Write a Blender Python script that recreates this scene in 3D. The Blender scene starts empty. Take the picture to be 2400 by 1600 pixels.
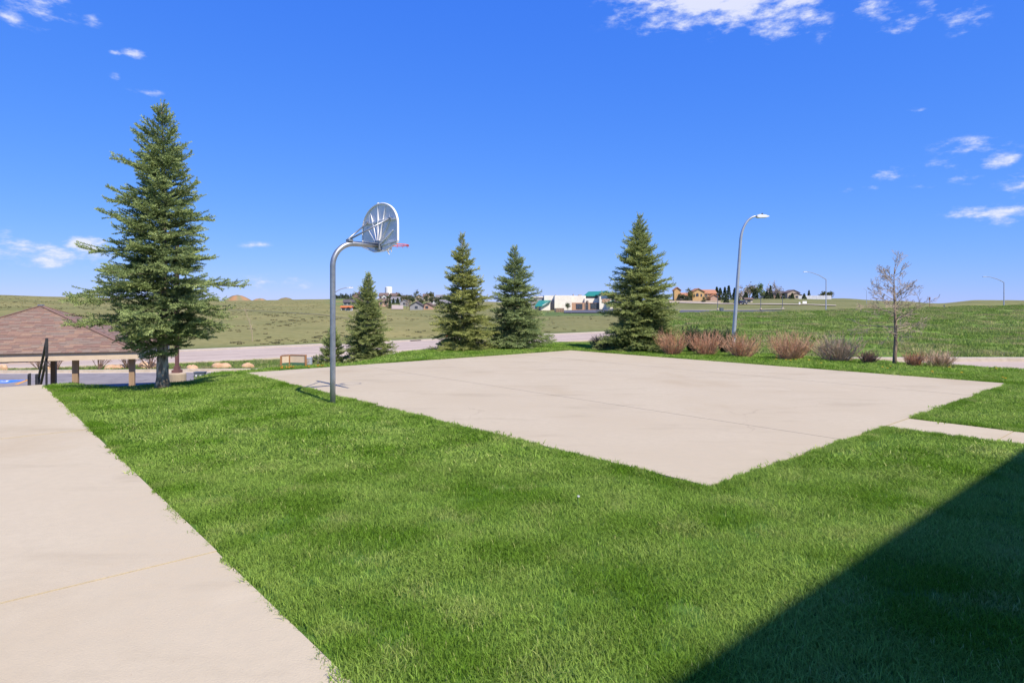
import bpy, math, random
import numpy as np
from mathutils import Vector, Matrix

# ------------------------------------------------------------------ camera, sky, sun, exposure
SC = bpy.context.scene
COL = SC.collection
F = 1491.0            # focal length in pixels of a 2400 px wide frame
HZ = 712.0            # row of the horizon
CAMH = 1.85
TH = math.radians(41.0)
CU, SU = math.cos(TH), math.sin(TH)
SUN_EL, SUN_AZ = math.radians(51.0), math.radians(144.0)   # azimuth clockwise from +Y

cam = bpy.data.cameras.new('camera')
cam.sensor_width = 36.0
cam.lens = 36.0 * F / 2400.0
cam.shift_y = -(800.0 - HZ) / 2400.0
cam.clip_start, cam.clip_end = 0.1, 12000
camo = bpy.data.objects.new('camera', cam)
COL.objects.link(camo)
camo.location = (0, 0, CAMH)
camo.rotation_euler = (math.pi / 2, 0, 0)
SC.camera = camo

SC.view_settings.view_transform = 'Standard'
SC.view_settings.look = 'None'
SC.view_settings.exposure = 0.50
SC.view_settings.gamma = 1.0
SC.view_settings.use_curve_mapping = False
try:
    SC.cycles.use_denoising = True
    SC.cycles.max_bounces = 5
    SC.cycles.diffuse_bounces = 4
    SC.cycles.transparent_max_bounces = 4
except Exception:
    pass


def px_dir(px, py):
    az = math.atan((px - 1200.0) / F)
    el = math.atan((HZ - py) / F * math.cos(az))
    return az, el


class NT:
    """small helper around a node tree"""
    def __init__(self, tree):
        self.t = tree
        self.n = tree.nodes
        self.l = tree.links

    def add(self, typ, **kw):
        nd = self.n.new(typ)
        for k, v in kw.items():
            setattr(nd, k, v)
        return nd

    def put(self, sock, val):
        if hasattr(val, 'is_linked') or hasattr(val, 'links'):
            self.l.new(val, sock)
        else:
            sock.default_value = val

    def math(self, op, a, b=0.0, c=None, clamp=False):
        nd = self.add('ShaderNodeMath', operation=op)
        nd.use_clamp = clamp
        self.put(nd.inputs[0], a)
        self.put(nd.inputs[1], b)
        if c is not None:
            self.put(nd.inputs[2], c)
        return nd.outputs[0]

    def mix(self, fac, a, b, blend='MIX'):
        nd = self.add('ShaderNodeMix', data_type='RGBA', blend_type=blend)
        self.put(nd.inputs[0], fac)
        self.put(nd.inputs[6], a if not isinstance(a, tuple) else (*a, 1.0)[:4])
        self.put(nd.inputs[7], b if not isinstance(b, tuple) else (*b, 1.0)[:4])
        return nd.outputs[2]

    def ss(self, v, lo, hi, a=0.0, b=1.0):
        nd = self.add('ShaderNodeMapRange', interpolation_type='SMOOTHSTEP')
        self.put(nd.inputs[0], v)
        nd.inputs[1].default_value = lo
        nd.inputs[2].default_value = hi
        nd.inputs[3].default_value = a
        nd.inputs[4].default_value = b
        return nd.outputs[0]

    def noise(self, vec, scale, detail=4.0, rough=0.55):
        nd = self.add('ShaderNodeTexNoise')
        if vec is not None:
            self.l.new(vec, nd.inputs['Vector'])
        nd.inputs['Scale'].default_value = scale
        nd.inputs['Detail'].default_value = detail
        nd.inputs['Roughness'].default_value = rough
        return nd.outputs[0]

    def scaled(self, vec, s):
        nd = self.add('ShaderNodeVectorMath', operation='MULTIPLY')
        self.l.new(vec, nd.inputs[0])
        nd.inputs[1].default_value = s
        return nd.outputs[0]


world = bpy.data.worlds.new('World')
SC.world = world
world.use_nodes = True
W = NT(world.node_tree)
world.cycles.sampling_method = 'MANUAL'
world.cycles.sample_map_resolution = 256
W.n.clear()
sky = W.add('ShaderNodeTexSky', sky_type='NISHITA')
sky.sun_disc = False
sky.sun_elevation = SUN_EL
sky.sun_rotation = SUN_AZ
sky.altitude = 1400.0
sky.air_density = 1.0
sky.dust_density = 0.0
sky.ozone_density = 3.0
# one even tone curve over the whole sky, as the photograph's processing gave it
sps = W.add('ShaderNodeSeparateColor')
W.l.new(sky.outputs[0], sps.inputs[0])
spc = W.add('ShaderNodeCombineColor')
for ch, (g_, k_) in enumerate(((.98, .485), (.62, .605), (.20, 1.10))):
    p_ = W.math('POWER', W.math('MULTIPLY', sps.outputs[ch], 1 / 8.78), g_)
    W.l.new(W.math('MULTIPLY', p_, k_ * 7.1), spc.inputs[ch])
skyc = spc.outputs[0]
tc = W.add('ShaderNodeTexCoord')
sep = W.add('ShaderNodeSeparateXYZ')
W.l.new(tc.outputs['Generated'], sep.inputs[0])
az = W.math('ARCTAN2', sep.outputs[0], sep.outputs[1])
el = W.math('ARCSINE', sep.outputs[2])
CLOUDS = [  # direction given as a row and column of the 2400x1600 frame, half sizes, weight
    (1712, -14, 228, 58, 1.4), (1600, 8, 120, 36, .9), (1835, 50, 80, 30, 1.05), (1918, 76, 34, 18, .8), (2130, 45, 80, 26, .66), (2265, 42, 46, 30, .75),
    (2040, 15, 50, 22, .6), (75, 8, 95, 42, .66), (110, 35, 45, 24, .75), (25, 40, 40, 18, .7), (215, 45, 20, 16, .7),
    (320, 127, 32, 10, .7), (270, 180, 14, 7, .6), (348, 217, 38, 8, .75), (272, 125, 13, 6, .6),
    (2290, 345, 90, 22, .6), (2345, 378, 50, 20, .7), (2078, 410, 36, 16, .7), (2262, 415, 36, 14, .7),
    (2050, 440, 26, 8, .6), (2185, 400, 60, 22, .5), (2340, 495, 110, 26, .85), (2240, 340, 60, 14, .5), (1985, 447, 22, 6, .5), (2150, 440, 30, 8, .5),
    (90, 594, 150, 26, 1.0), (190, 572, 44, 18, 1.5), (12, 546, 22, 12, .9), (600, 574, 70, 8, .30),
    (650, 664, 90, 22, .42), (2130, 262, 50, 6, .42), (2400, 430, 60, 40, .5)]
ae = W.add('ShaderNodeCombineXYZ')
W.l.new(az, ae.inputs[0])
W.l.new(el, ae.inputs[1])
tot = None
for (cx, cy, hw, hh, wt) in CLOUDS:
    a0, e0 = px_dir(cx, cy)
    ca = math.cos(a0)
    kx, ky = F / hw / max(ca * ca, .5), F / hh / max(ca, .5)
    ma = W.add('ShaderNodeVectorMath', operation='MULTIPLY_ADD')
    W.l.new(ae.outputs[0], ma.inputs[0])
    kx, ky = kx / 1.3, ky / 1.3
    ma.inputs[1].default_value = (kx, ky, 0)
    ma.inputs[2].default_value = (-a0 * kx, -e0 * ky, 0)
    ln_ = W.add('ShaderNodeVectorMath', operation='LENGTH')
    W.l.new(ma.outputs[0], ln_.inputs[0])
    m = W.ss(ln_.outputs['Value'], 0.0, 1.45, wt, 0.0)
    tot = m if tot is None else W.math('MAXIMUM', tot, m)
comb = W.add('ShaderNodeCombineXYZ')
W.l.new(az, comb.inputs[0])
W.l.new(W.math('MULTIPLY', el, 2.3), comb.inputs[1])
cn = W.noise(comb.outputs[0], 22.0, 8.0, 0.63)
dens = W.math('ADD', W.math('MULTIPLY', tot, 0.60), W.math('MULTIPLY_ADD', cn, 2.3, -1.15))
cl = W.math('MULTIPLY', W.ss(dens, 0.14, 0.80), W.ss(tot, 0.02, 0.35))
cc = W.mix(W.ss(dens, .35, .8), (4.6, 5.2, 7.2), (6.4, 6.5, 7.2))
fin = W.mix(W.math('MULTIPLY', cl, 0.82), skyc, cc)
bg = W.add('ShaderNodeBackground')
W.l.new(fin, bg.inputs[0])
bg.inputs[1].default_value = 0.10
wo = W.add('ShaderNodeOutputWorld')
W.l.new(bg.outputs[0], wo.inputs[0])

SUNV = Vector((math.sin(SUN_AZ) * math.cos(SUN_EL), math.cos(SUN_AZ) * math.cos(SUN_EL), math.sin(SUN_EL)))
sl = bpy.data.lights.new('sun', 'SUN')
sl.energy = 4.7
sl.angle = math.radians(0.53)
sl.color = (1.0, 0.90, 0.765)
slo = bpy.data.objects.new('sun', sl)
COL.objects.link(slo)
slo.rotation_euler = (-SUNV).to_track_quat('-Z', 'Y').to_euler()
slo.location = (20, -30, 60)


# ------------------------------------------------------------------ helpers
def uv2xy(u, v):
    return (CU * u - SU * v, SU * u + CU * v)


def xy2uv(x, y):
    return (CU * x + SU * y, -SU * x + CU * y)


def smooth(t):
    t = np.clip(t, 0, 1)
    return t * t * (3 - 2 * t)


def link(o, parent=None):
    COL.objects.link(o)
    if parent is not None:
        o.parent = parent
    return o


def tag(o, label=None, cat=None, group=None, kind=None):
    if label:
        o['label'] = label
    if cat:
        o['category'] = cat
    if group:
        o['group'] = group
    if kind:
        o['kind'] = kind
    return o


def empty(name, loc=(0, 0, 0), rz=0.0, label=None, cat=None, group=None):
    o = bpy.data.objects.new(name, None)
    o.empty_display_size = 0.2
    o.location = loc
    o.rotation_euler = (0, 0, rz)
    link(o)
    return tag(o, label, cat, group)


class MB:
    """collects geometry for ONE mesh object"""
    def __init__(self):
        self.v, self.f = [], []

    def poly(self, pts, flip=False):
        i = len(self.v)
        self.v += [tuple(p) for p in pts]
        idx = list(range(i, i + len(pts)))
        self.f.append(idx[::-1] if flip else idx)

    def box(self, c, s, rz=0.0, M=None):
        i = len(self.v)
        hx, hy, hz = s[0] / 2, s[1] / 2, s[2] / 2
        cr, sr = math.cos(rz), math.sin(rz)
        for z in (-hz, hz):
            for (x, y) in ((-hx, -hy), (hx, -hy), (hx, hy), (-hx, hy)):
                p = Vector((x, y, z))
                if M is not None:
                    p = M @ p
                else:
                    p = Vector((cr * x - sr * y, sr * x + cr * y, z))
                self.v.append((p.x + c[0], p.y + c[1], p.z + c[2]))
        for q in ((0, 3, 2, 1), (4, 5, 6, 7), (0, 1, 5, 4), (1, 2, 6, 5), (2, 3, 7, 6), (3, 0, 4, 7)):
            self.f.append([i + k for k in q])
        return self

    def bar(self, a, b, w, h=None):
        """box beam between two points"""
        a, b = Vector(a), Vector(b)
        d = b - a
        L = d.length
        q = d.to_track_quat('X', 'Z').to_matrix()
        return self.box((a + b) / 2, (L, w, h or w), M=q)

    def prism(self, pts, z0, z1):
        n = len(pts)
        i = len(self.v)
        self.v += [(p[0], p[1], z0) for p in pts] + [(p[0], p[1], z1) for p in pts]
        self.f.append([i + k for k in range(n)][::-1])
        self.f.append([i + n + k for k in range(n)])
        for k in range(n):
            k2 = (k + 1) % n
            self.f.append([i + k, i + k2, i + n + k2, i + n + k])
        return self

    def extrude(self, outline, axis_o, ax, ay, n, t):
        """outline in the (ax, ay) plane at axis_o, given thickness t along n"""
        o, ax, ay, n = Vector(axis_o), Vector(ax), Vector(ay), Vector(n)
        m = len(outline)
        i = len(self.v)
        for k in (0, 1):
            for (x, y) in outline:
                self.v.append(tuple(o + ax * x + ay * y + n * (t * k)))
        self.f.append([i + k for k in range(m)][::-1])
        self.f.append([i + m + k for k in range(m)])
        for k in range(m):
            k2 = (k + 1) % m
            self.f.append([i + k, i + k2, i + m + k2, i + m + k])
        return self

    def tube(self, pts, rad, n=8, caps=True, closed=False):
        pts = [Vector(p) for p in pts]
        if not hasattr(rad, '__len__'):
            rad = [rad] * len(pts)
        i0 = len(self.v)
        ref = None
        m = len(pts)
        for k, p in enumerate(pts):
            if closed:
                t = (pts[(k + 1) % m] - pts[k - 1]).normalized()
            else:
                t = (pts[min(k + 1, m - 1)] - pts[max(k - 1, 0)]).normalized()
            if ref is None:
                ref = Vector((0, 0, 1)) if abs(t.z) < .9 else Vector((1, 0, 0))
            a = (ref - t * ref.dot(t))
            if a.length < 1e-5:
                a = t.orthogonal()
            a.normalize()
            ref = a
            b = t.cross(a)
            for j in range(n):
                an = 2 * math.pi * j / n
                q = p + (a * math.cos(an) + b * math.sin(an)) * rad[k]
                self.v.append((q.x, q.y, q.z))
        rings = m if closed else m - 1
        for k in range(rings):
            k2 = (k + 1) % m
            for j in range(n):
                j2 = (j + 1) % n
                self.f.append([i0 + k * n + j, i0 + k * n + j2, i0 + k2 * n + j2, i0 + k2 * n + j])
        if caps and not closed:
            self.f.append([i0 + j for j in range(n)][::-1])
            self.f.append([i0 + (m - 1) * n + j for j in range(n)])
        return self

    def mesh(self, name, mat, smooth_=False):
        me = bpy.data.meshes.new(name)
        me.from_pydata(self.v, [], self.f)
        if mat is not None:
            me.materials.append(mat)
        if smooth_:
            me.polygons.foreach_set('use_smooth', [True] * len(me.polygons))
        me.update()
        return me

    def build(self, name, mat, parent=None, smooth_=False, loc=None, bevel=0.0):
        o = bpy.data.objects.new(name, self.mesh(name, mat, smooth_))
        link(o, parent)
        if loc is not None:
            o.location = loc
        if bevel:
            b = o.modifiers.new('bevel', 'BEVEL')
            b.width = bevel
            b.segments = 2
            b.limit_method = 'ANGLE'
        return o


def np_mesh(name, V, Fc, mat, col=None, smooth_=False):
    """V (n,3), Fc (m,k) faces all of one size k, col (n,3) point colours"""
    V = np.asarray(V, dtype=np.float32)
    Fc = np.asarray(Fc, dtype=np.int32)
    me = bpy.data.meshes.new(name)
    k = Fc.shape[1]
    me.vertices.add(len(V))
    me.vertices.foreach_set('co', V.ravel())
    me.loops.add(Fc.size)
    me.loops.foreach_set('vertex_index', Fc.ravel())
    me.polygons.add(len(Fc))
    me.polygons.foreach_set('loop_start', np.arange(0, Fc.size, k, dtype=np.int32))
    if smooth_:
        me.polygons.foreach_set('use_smooth', np.ones(len(Fc), dtype=bool))
    if col is not None:
        at = me.attributes.new('Col', 'FLOAT_COLOR', 'POINT')
        c = np.ones((len(V), 4), dtype=np.float32)
        c[:, :3] = col
        at.data.foreach_set('color', c.ravel())
    me.update(calc_edges=True)
    if mat is not None:
        me.materials.append(mat)
    return me


def np_obj(name, V, Fc, mat, parent=None, col=None, smooth_=False):
    return link(bpy.data.objects.new(name, np_mesh(name, V, Fc, mat, col, smooth_)), parent)


# ------------------------------------------------------------------ materials
MATS = {}


def mat(name, col, rough=0.8, col2=None, nscale=6.0, lo=.35, hi=.65, bump=0.0, bscale=40.0, metal=0.0, spec=0.3,
        col3=None, n3=60.0, stretch=None, attr=False, rand=0.0, trans=0.0, world_pos=True, lo3=.55, hi3=.75):
    if name in MATS:
        return MATS[name]
    m = bpy.data.materials.new(name)
    m.use_nodes = True
    t = NT(m.node_tree)
    b = t.n['Principled BSDF']
    g = t.add('ShaderNodeNewGeometry')
    tc_ = t.add('ShaderNodeTexCoord')
    pos = g.outputs['Position'] if world_pos else tc_.outputs['Object']
    if stretch:
        pos = t.scaled(pos, stretch)
    if attr:
        a = t.add('ShaderNodeAttribute', attribute_name='Col')
        c = a.outputs['Color']
        if col2 is not None:
            c = t.mix(t.ss(t.noise(pos, nscale), lo, hi), c, col2, 'MULTIPLY')
    else:
        c = (*col, 1.0)
        if col2 is not None:
            c = t.mix(t.ss(t.noise(pos, nscale), lo, hi), tuple(col), tuple(col2))
    if col3 is not None:
        c = t.mix(t.ss(t.noise(pos, n3, 3.0), lo3, hi3), c, col3)
    if rand:
        oi = t.add('ShaderNodeObjectInfo')
        k = t.math('MULTIPLY_ADD', oi.outputs['Random'], 2 * rand, 1 - rand)
        vm = t.add('ShaderNodeVectorMath', operation='SCALE')
        t.put(vm.inputs[0], c[:3] if isinstance(c, tuple) else c)
        t.l.new(k, vm.inputs['Scale'])
        c = vm.outputs[0]
    t.put(b.inputs['Base Color'], c)
    b.inputs['Roughness'].default_value = rough
    b.inputs['Metallic'].default_value = metal
    b.inputs['Specular IOR Level'].default_value = spec
    if bump:
        bn = t.add('ShaderNodeBump')
        bn.inputs['Strength'].default_value = bump
        bn.inputs['Distance'].default_value = 0.02
        t.l.new(t.noise(pos, bscale, 5.0), bn.inputs['Height'])
        t.l.new(bn.outputs[0], b.inputs['Normal'])
    if trans:
        tr = t.add('ShaderNodeBsdfTranslucent')
        t.put(tr.inputs[0], c)
        ms = t.add('ShaderNodeMixShader')
        ms.inputs[0].default_value = trans
        t.l.new(b.outputs[0], ms.inputs[1])
        t.l.new(tr.outputs[0], ms.inputs[2])
        t.l.new(ms.outputs[0], t.n['Material Output'].inputs[0])
    MATS[name] = m
    return m


def concrete(name, col, col2, speck=(0.30, 0.2, 0.15), joint=0.0):
    m = mat(name, col, 0.88, col2, 0.55, .3, .7, bump=0.25, bscale=90.0, spec=0.2)
    t = NT(m.node_tree)
    b = t.n['Principled BSDF']
    src = b.inputs['Base Color'].links[0].from_socket
    g = t.add('ShaderNodeNewGeometry')
    pos = g.outputs['Position']
    fine = t.mix(t.ss(t.noise(pos, 9.0, 6.0, .7), .35, .7), src, tuple(c * .93 for c in col))
    v = t.add('ShaderNodeTexVoronoi')
    t.l.new(pos, v.inputs['Vector'])
    v.inputs['Scale'].default_value = 26.0
    dots = t.math('MULTIPLY', t.ss(v.outputs['Distance'], .05, .13, 1, 0), t.ss(t.noise(pos, 7.0, 2.0), .52, .66))
    fine = t.mix(t.math('MULTIPLY', dots, .5), fine, speck)
    # long stains, pale wear and a few hairline cracks
    st = t.noise(t.scaled(pos, (.35, 1.1, 1.0)), 1.1, 5.0, .65)
    fine = t.mix(t.ss(st, .52, .74, 0, .75), fine, tuple(c * .82 for c in col2))
    st2 = t.noise(t.scaled(pos, (.8, .5, 1.0)), .42, 4.0, .6)
    fine = t.mix(t.ss(st2, .52, .72, 0, .45), fine, (col2[0] * .84, col2[1] * .79, col2[2] * .72))
    fine = t.mix(t.ss(t.noise(pos, .9, 3.0), .60, .75, 0, .4), fine, tuple(min(1, c * 1.10) for c in col))
    wv = t.add('ShaderNodeTexVoronoi', feature='DISTANCE_TO_EDGE')
    wpos = t.add('ShaderNodeVectorMath', operation='ADD')
    nn_ = t.add('ShaderNodeTexNoise')
    t.l.new(pos, nn_.inputs['Vector'])
    nn_.inputs['Scale'].default_value = 1.6
    nn_.inputs['Detail'].default_value = 6.0
    t.l.new(pos, wpos.inputs[0])
    t.l.new(t.scaled(nn_.outputs[1], (.8, .8, 0)), wpos.inputs[1])
    t.l.new(wpos.outputs[0], wv.inputs['Vector'])
    wv.inputs['Scale'].default_value = .21
    ck = t.math('MULTIPLY', t.ss(wv.outputs['Distance'], .0004, .0022, 1, 0), t.ss(t.noise(pos, .33, 2.0), .52, .6))
    fine = t.mix(t.math('MULTIPLY', ck, .22), fine, (.16, .12, .09))
    t.l.new(fine, b.inputs['Base Color'])
    return m


M = {}
M['court'] = concrete('court_concrete', (.468, .405, .285), (.44, .373, .256))
M['walk'] = concrete('walk_concrete', (.49, .425, .298), (.465, .395, .27))
M['kerb'] = mat('kerb_concrete', (.50, .435, .345), .9, (.43, .365, .28), 3.0, bump=.2)
M['road'] = mat('road_concrete', (.46, .375, .295), .9, (.42, .34, .265), .25, col3=(.37, .295, .235), n3=1.3, stretch=(1, 1, 1), bump=.1)
M['asphalt'] = mat('asphalt', (.215, .195, .19), .92, (.25, .23, .22), .6, bump=.25, col3=(.15, .138, .14), n3=2.0)
M['far_asphalt'] = mat('far_asphalt', (.085, .085, .10), .92, (.11, .11, .125), .1)
M['blue_paint'] = mat('blue_paint', (.05, .22, .75), .6, (.04, .18, .6), 8.0)
M['white_paint'] = mat('white_paint', (.78, .78, .78), .6, (.7, .7, .7), 8.0)
M['yellow_paint'] = mat('yellow_paint', (.75, .36, .04), .6, (.65, .3, .04), 8.0)
M['bark'] = mat('spruce_bark', (.22, .165, .12), .95, (.46, .375, .28), 11.0, .42, .58, bump=1.0, bscale=22.0, stretch=(1, 1, .42), col3=(.05, .04, .035), n3=16.0)
M['limb'] = mat('spruce_limb', (.10, .075, .055), .95, (.16, .125, .10), 14.0)
M['needle'] = mat('spruce_needles', (0, 0, 0), .62, (.72, .78, .74), 2.6, .3, .7, attr=True, spec=.25, trans=.25)
M['galv'] = mat('galvanised_steel', (.30, .32, .345), .42, (.38, .40, .42), 7.0, metal=.75, spec=.5, bump=.05)
M['lamp_steel'] = mat('lamp_steel', (.40, .43, .47), .45, (.46, .49, .53), 3.0, metal=.55, spec=.5)
M['board'] = mat('backboard_white', (.86, .85, .84), .5, (.80, .79, .78), 5.0, spec=.4)
M['rim'] = mat('rim_orange', (.78, .12, .03), .5, (.5, .06, .03), 20.0)
M['net'] = mat('net_white', (.8, .8, .8), .8, (.7, .7, .7), 20.)
M['black'] = mat('black_steel', (.022, .022, .026), .45, (.035, .035, .04), 12.0, spec=.4)
M['post'] = mat('shelter_post', (.33, .225, .135), .85, (.28, .19, .11), 5.0, stretch=(1, 1, .15))
M['fascia'] = mat('shelter_fascia', (.58, .465, .33), .8, (.54, .43, .30), 3.0)
M['deck'] = mat('roof_deck', (.09, .065, .05), .95, (.06, .045, .04), 5.)
SH = [(.23, .140, .108), (.29, .175, .12), (.185, .130, .105), (.26, .205, .155), (.33, .215, .14), (.20, .115, .09), (.22, .185, .15)]
SH = [tuple(.55 * k + .45 * m_ for k, m_ in zip(c, (.245, .165, .123))) for c in SH]
M['shingle'] = [mat('shingle_%s' % n, c, .95, tuple(k * .82 for k in c), 30.0, bump=.4, bscale=150.)
                for n, c in zip(('rose', 'rust', 'umber', 'taupe', 'tan', 'plum', 'grey'), SH)]
M['boulder'] = mat('sandstone', (.56, .39, .235), .95, (.46, .28, .16), 2.2, bump=.8, bscale=6., col3=(.60, .47, .33), n3=5.)
M['sign_wood'] = mat('sign_wood', (.33, .165, .075), .85, (.27, .13, .06), 6., stretch=(1, 1, .2))
M['sign_panel'] = mat('sign_panel', (.62, .50, .36), .8, (.58, .46, .33), 3.)
M['green_base'] = mat('sign_green', (.05, .14, .085), .8, (.06, .16, .1), 3.)
M['lampbrown'] = mat('brown_post', (.17, .085, .075), .6, (.15, .075, .065), 5.)
M['utility'] = mat('utility_grey', (.10, .12, .15), .6, (.12, .14, .17), 4.)
M['pale_box'] = mat('pale_utility', (.38, .43, .45), .7, (.34, .39, .41), 4.)
M['twig'] = mat('bare_twig', (.40, .32, .235), .9, (.31, .245, .175), 9.)
M['twigbark'] = mat('bare_bark', (.30, .225, .16), .95, (.19, .14, .10), 14., stretch=(1, 1, .4), bump=.6, bscale=30.)
M['red_twig'] = mat('red_twig', (.47, .205, .115), .9, (.42, .25, .15), 3.)
M['tan_twig'] = mat('tan_twig', (.52, .335, .21), .9, (.43, .265, .165), 3.)
M['grey_twig'] = mat('grey_twig', (.60, .455, .31), .9, (.48, .36, .25), 3.)
M['dark_twig'] = mat('dark_twig', (.26, .155, .11), .9, (.20, .12, .085), 3.)
M['yellow_fl'] = mat('dandelion_yellow', (.72, .48, .02), .8, (.65, .4, .02), 30.)
M['orange_fl'] = mat('flower_orange', (.78, .33, .02), .8, (.7, .28, .02), 30.)
M['stem'] = mat('flower_stem', (.10, .19, .05), .8, (.08, .16, .04), 30.)
M['red'] = mat('signal_red', (.60, .03, .03), .6, (.5, .03, .03), 9.)
M['blue'] = mat('signal_blue', (.04, .13, .42), .6, (.04, .11, .36), 9.)
M['lidred'] = mat('lid_rust', (.30, .14, .09), .85, (.25, .11, .08), 9.)
M['iron'] = mat('cast_iron', (.07, .06, .06), .8, (.05, .05, .05), 9.)

# ------------------------------------------------------------------ terrain height
rng = np.random.default_rng(7)
random.seed(7)
PXC = np.array([-900, 0, 150, 530, 750, 820, 1000, 1100, 1250, 1400, 1550, 1600, 1750, 1900, 1970, 2080, 2200, 2290, 2400, 3300], float)
DK = np.array([20, 31, 45, 65, 80, 110, 160, 200, 280, 330, 450, 600, 900, 1500, 5000], float)
TZ = np.array([
    [-2.9, -2.9, -2.95, -3.2, -3.0, -1.5, .5, 2, 4.3, 5.6, 8, 9.9, 11, 14, 14],
    [-2.9, -2.9, -2.95, -3.2, -3.0, -1.5, .5, 2, 4.3, 5.6, 8, 9.9, 11, 14, 14],
    [-2.9, -2.9, -2.95, -3.2, -3.0, -1.8, 0, 1.2, 3.2, 4.2, 6.2, 7.9, 8.5, 9, 9],
    [-2.9, -2.9, -2.95, -3.2, -3.1, -2.2, -1, -.3, .8, 1.5, 2.9, 4.6, 4.5, 5, 5],
    [-2.9, -2.9, -2.95, -3.2, -3.2, -2.4, -1.4, -.8, .6, 1.6, 3.8, 6.2, 6.5, 5, 5],
    [-2.9, -2.9, -2.95, -3.2, -3.2, -2.5, -2, -1.8, -1.5, -1.0, 2.8, 7, 8, 5, 5],
    [-2.9, -2.9, -2.95, -3.2, -3.2, -2.6, -2.2, -2, -1.7, -1.25, 1.5, 5.5, 7, 5, 5],
    [-2.9, -2.9, -2.95, -3.2, -3.2, -2.8, -2.4, -2.1, -1.7, -1.5, -.5, 3, 5, 5, 5],
    [-2.7, -2.9, -2.95, -3.2, -3.2, -2.9, -2.5, -2.2, -1.6, -1.5, -1, 1, 4, 4, 4],
    [-1.5, -2.4, -2.9, -3.1, -3.2, -3.0, -2.3, -2, -1.5, -1.4, -.5, 2, 4, 4, 4],
    [-1.0, -1.0, 0, .6, .3, -.8, -.5, -.2, 1.6, 3.4, 5, 5, 5, 5, 5],
    [-.9, -.9, .2, .85, .6, -.6, -.45, -.16, 1.7, 3.8, 5.2, 5, 5, 5, 5],
    [-.9, -.9, .2, .85, .6, -.6, -.45, -.16, 1.7, 3.8, 5.2, 5, 5, 5, 5],
    [-.9, -.9, .2, .95, .9, -.3, -.2, .3, 2.2, 3.8, 5.8, 6.3, 6, 5, 5],
    [-.9, -.9, .2, 1.0, 1.0, -.2, -.1, .4, 2.2, 3.7, 5.6, 6.0, 5.5, 5, 5],
    [-.9, -.9, .2, 1.1, 1.1, 0, .2, .8, 2, 2.6, 3.7, 4.2, 4, 4, 4],
    [-.9, -.9, .2, 1.15, 1.35, .5, .3, .6, 1.2, 1.5, 1.9, 2, 2, 2, 2],
    [-.9, -.9, .2, 1.2, 1.4, .9, .8, 1, 1.8, 2.3, 3.5, 5, 6.4, 6, 6],
    [-.9, -.9, .2, 1.2, 1.55, 1.1, 1, 1.2, 2, 2.5, 3.4, 4.8, 6.4, 6, 6],
    [-.9, -.9, .2, 1.2, 1.55, 1.1, 1, 1.2, 2, 2.5, 3.4, 4.8, 6.4, 6, 6]])
SCOL = (PXC - 1200) / F
LDK = np.log(DK)


def sinnoise(x, y, w, seed):
    r = np.random.default_rng(seed)
    out = np.zeros_like(x)
    for k in range(7):
        a = r.uniform(0, 2 * math.pi)
        f_ = 2 * math.pi / (w * r.uniform(.6, 1.6))
        out += np.sin((x * math.cos(a) + y * math.sin(a)) * f_ + r.uniform(0, 6.28))
    return out / 3.0


def road_off(u):
    return np.where(u < 20, 4.5 * (np.clip(20 - u, 0, 60) / 18.0) ** 1.5, 0.0)


def vcrest(u):
    dip = smooth((u - 1.7) / 1.0) * (1 - smooth((u - 4.3) / 1.3))
    return 18.35 - 1.9 * dip + 3.6 * smooth((u - 9.0) / 6.0)


def hgt(x, y):
    x = np.asarray(x, float)
    y = np.asarray(y, float)
    D = np.maximum(y, 0.62 * np.hypot(x, y))
    s = np.clip(x / np.maximum(D, .5), -1.3, 1.3)
    ld = np.log(np.clip(D, 20.0, 4999.0))
    fi = np.interp(s, SCOL, np.arange(len(SCOL)))
    fj = np.interp(ld, LDK, np.arange(len(LDK)))
    i = np.clip(fi.astype(int), 0, len(SCOL) - 2)
    j = np.clip(fj.astype(int), 0, len(LDK) - 2)
    a = fi - i
    a = a * a * (3 - 2 * a)
    b = fj - j
    T = (TZ[i, j] * (1 - a) + TZ[i + 1, j] * a) * (1 - b) + (TZ[i, j + 1] * (1 - a) + TZ[i + 1, j + 1] * a) * b
    far = smooth((D - 90) / 200.0)
    T = T + far * (.35 * sinnoise(x, y, 90, 3) + .22 * sinnoise(x, y, 38, 4)) * np.clip(D / 300.0, .3, 1.6) * .6
    kn = smooth((s - .2) / .1) * smooth((D - 34) / 8) * (1 - smooth((D - 85) / 20))
    T = T + kn * (.10 * sinnoise(x, y, 9, 5) + .05 * sinnoise(x, y, 4.2, 6))
    u, v = xy2uv(x, y)
    # the through road
    c = v - road_off(u)
    zr = -3.25 + 2.6 * smooth((u - 100) / 70.0)
    band = smooth((c - 54) / 4) * (1 - smooth((c - 77) / 16))
    T = T * (1 - band) + zr * band
    # the raised lawn terrace
    du = u - 22.4
    dv = v - vcrest(u)
    d = np.maximum(np.maximum(du, dv), np.maximum(-40 - u, -45 - v))
    d2 = np.hypot(np.maximum(du, 0), np.maximum(dv, 0))
    d = np.where((du > 0) & (dv > 0), d2, d)
    k = smooth(d / 7.0)
    z = T * k + (-.02) * (1 - k)
    z = z - .035 * smooth((d + 1.5) / 1.5) * (1 - k)
    # cutting for the steps
    sp = np.interp(v, [17.9, 18.2, 20.1, 22.6, 25.9, 26.4], [-.3, -.5, -1.3, -1.3, -2.95, -2.95])
    cut = smooth((u + 2.7) / .4) * (1 - smooth((u - 1.55) / .35)) * smooth((v - 18.05) / .25) * (1 - smooth((v - 26.2) / .5))
    z = z * (1 - cut) + np.minimum(z, sp) * cut
    return z


def H(x, y):
    return float(hgt(np.array([x]), np.array([y]))[0])


def at(px, D, dz=0.0):
    x = (px - 1200.0) / F * D
    return (x, D, H(x, D) + dz)


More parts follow.
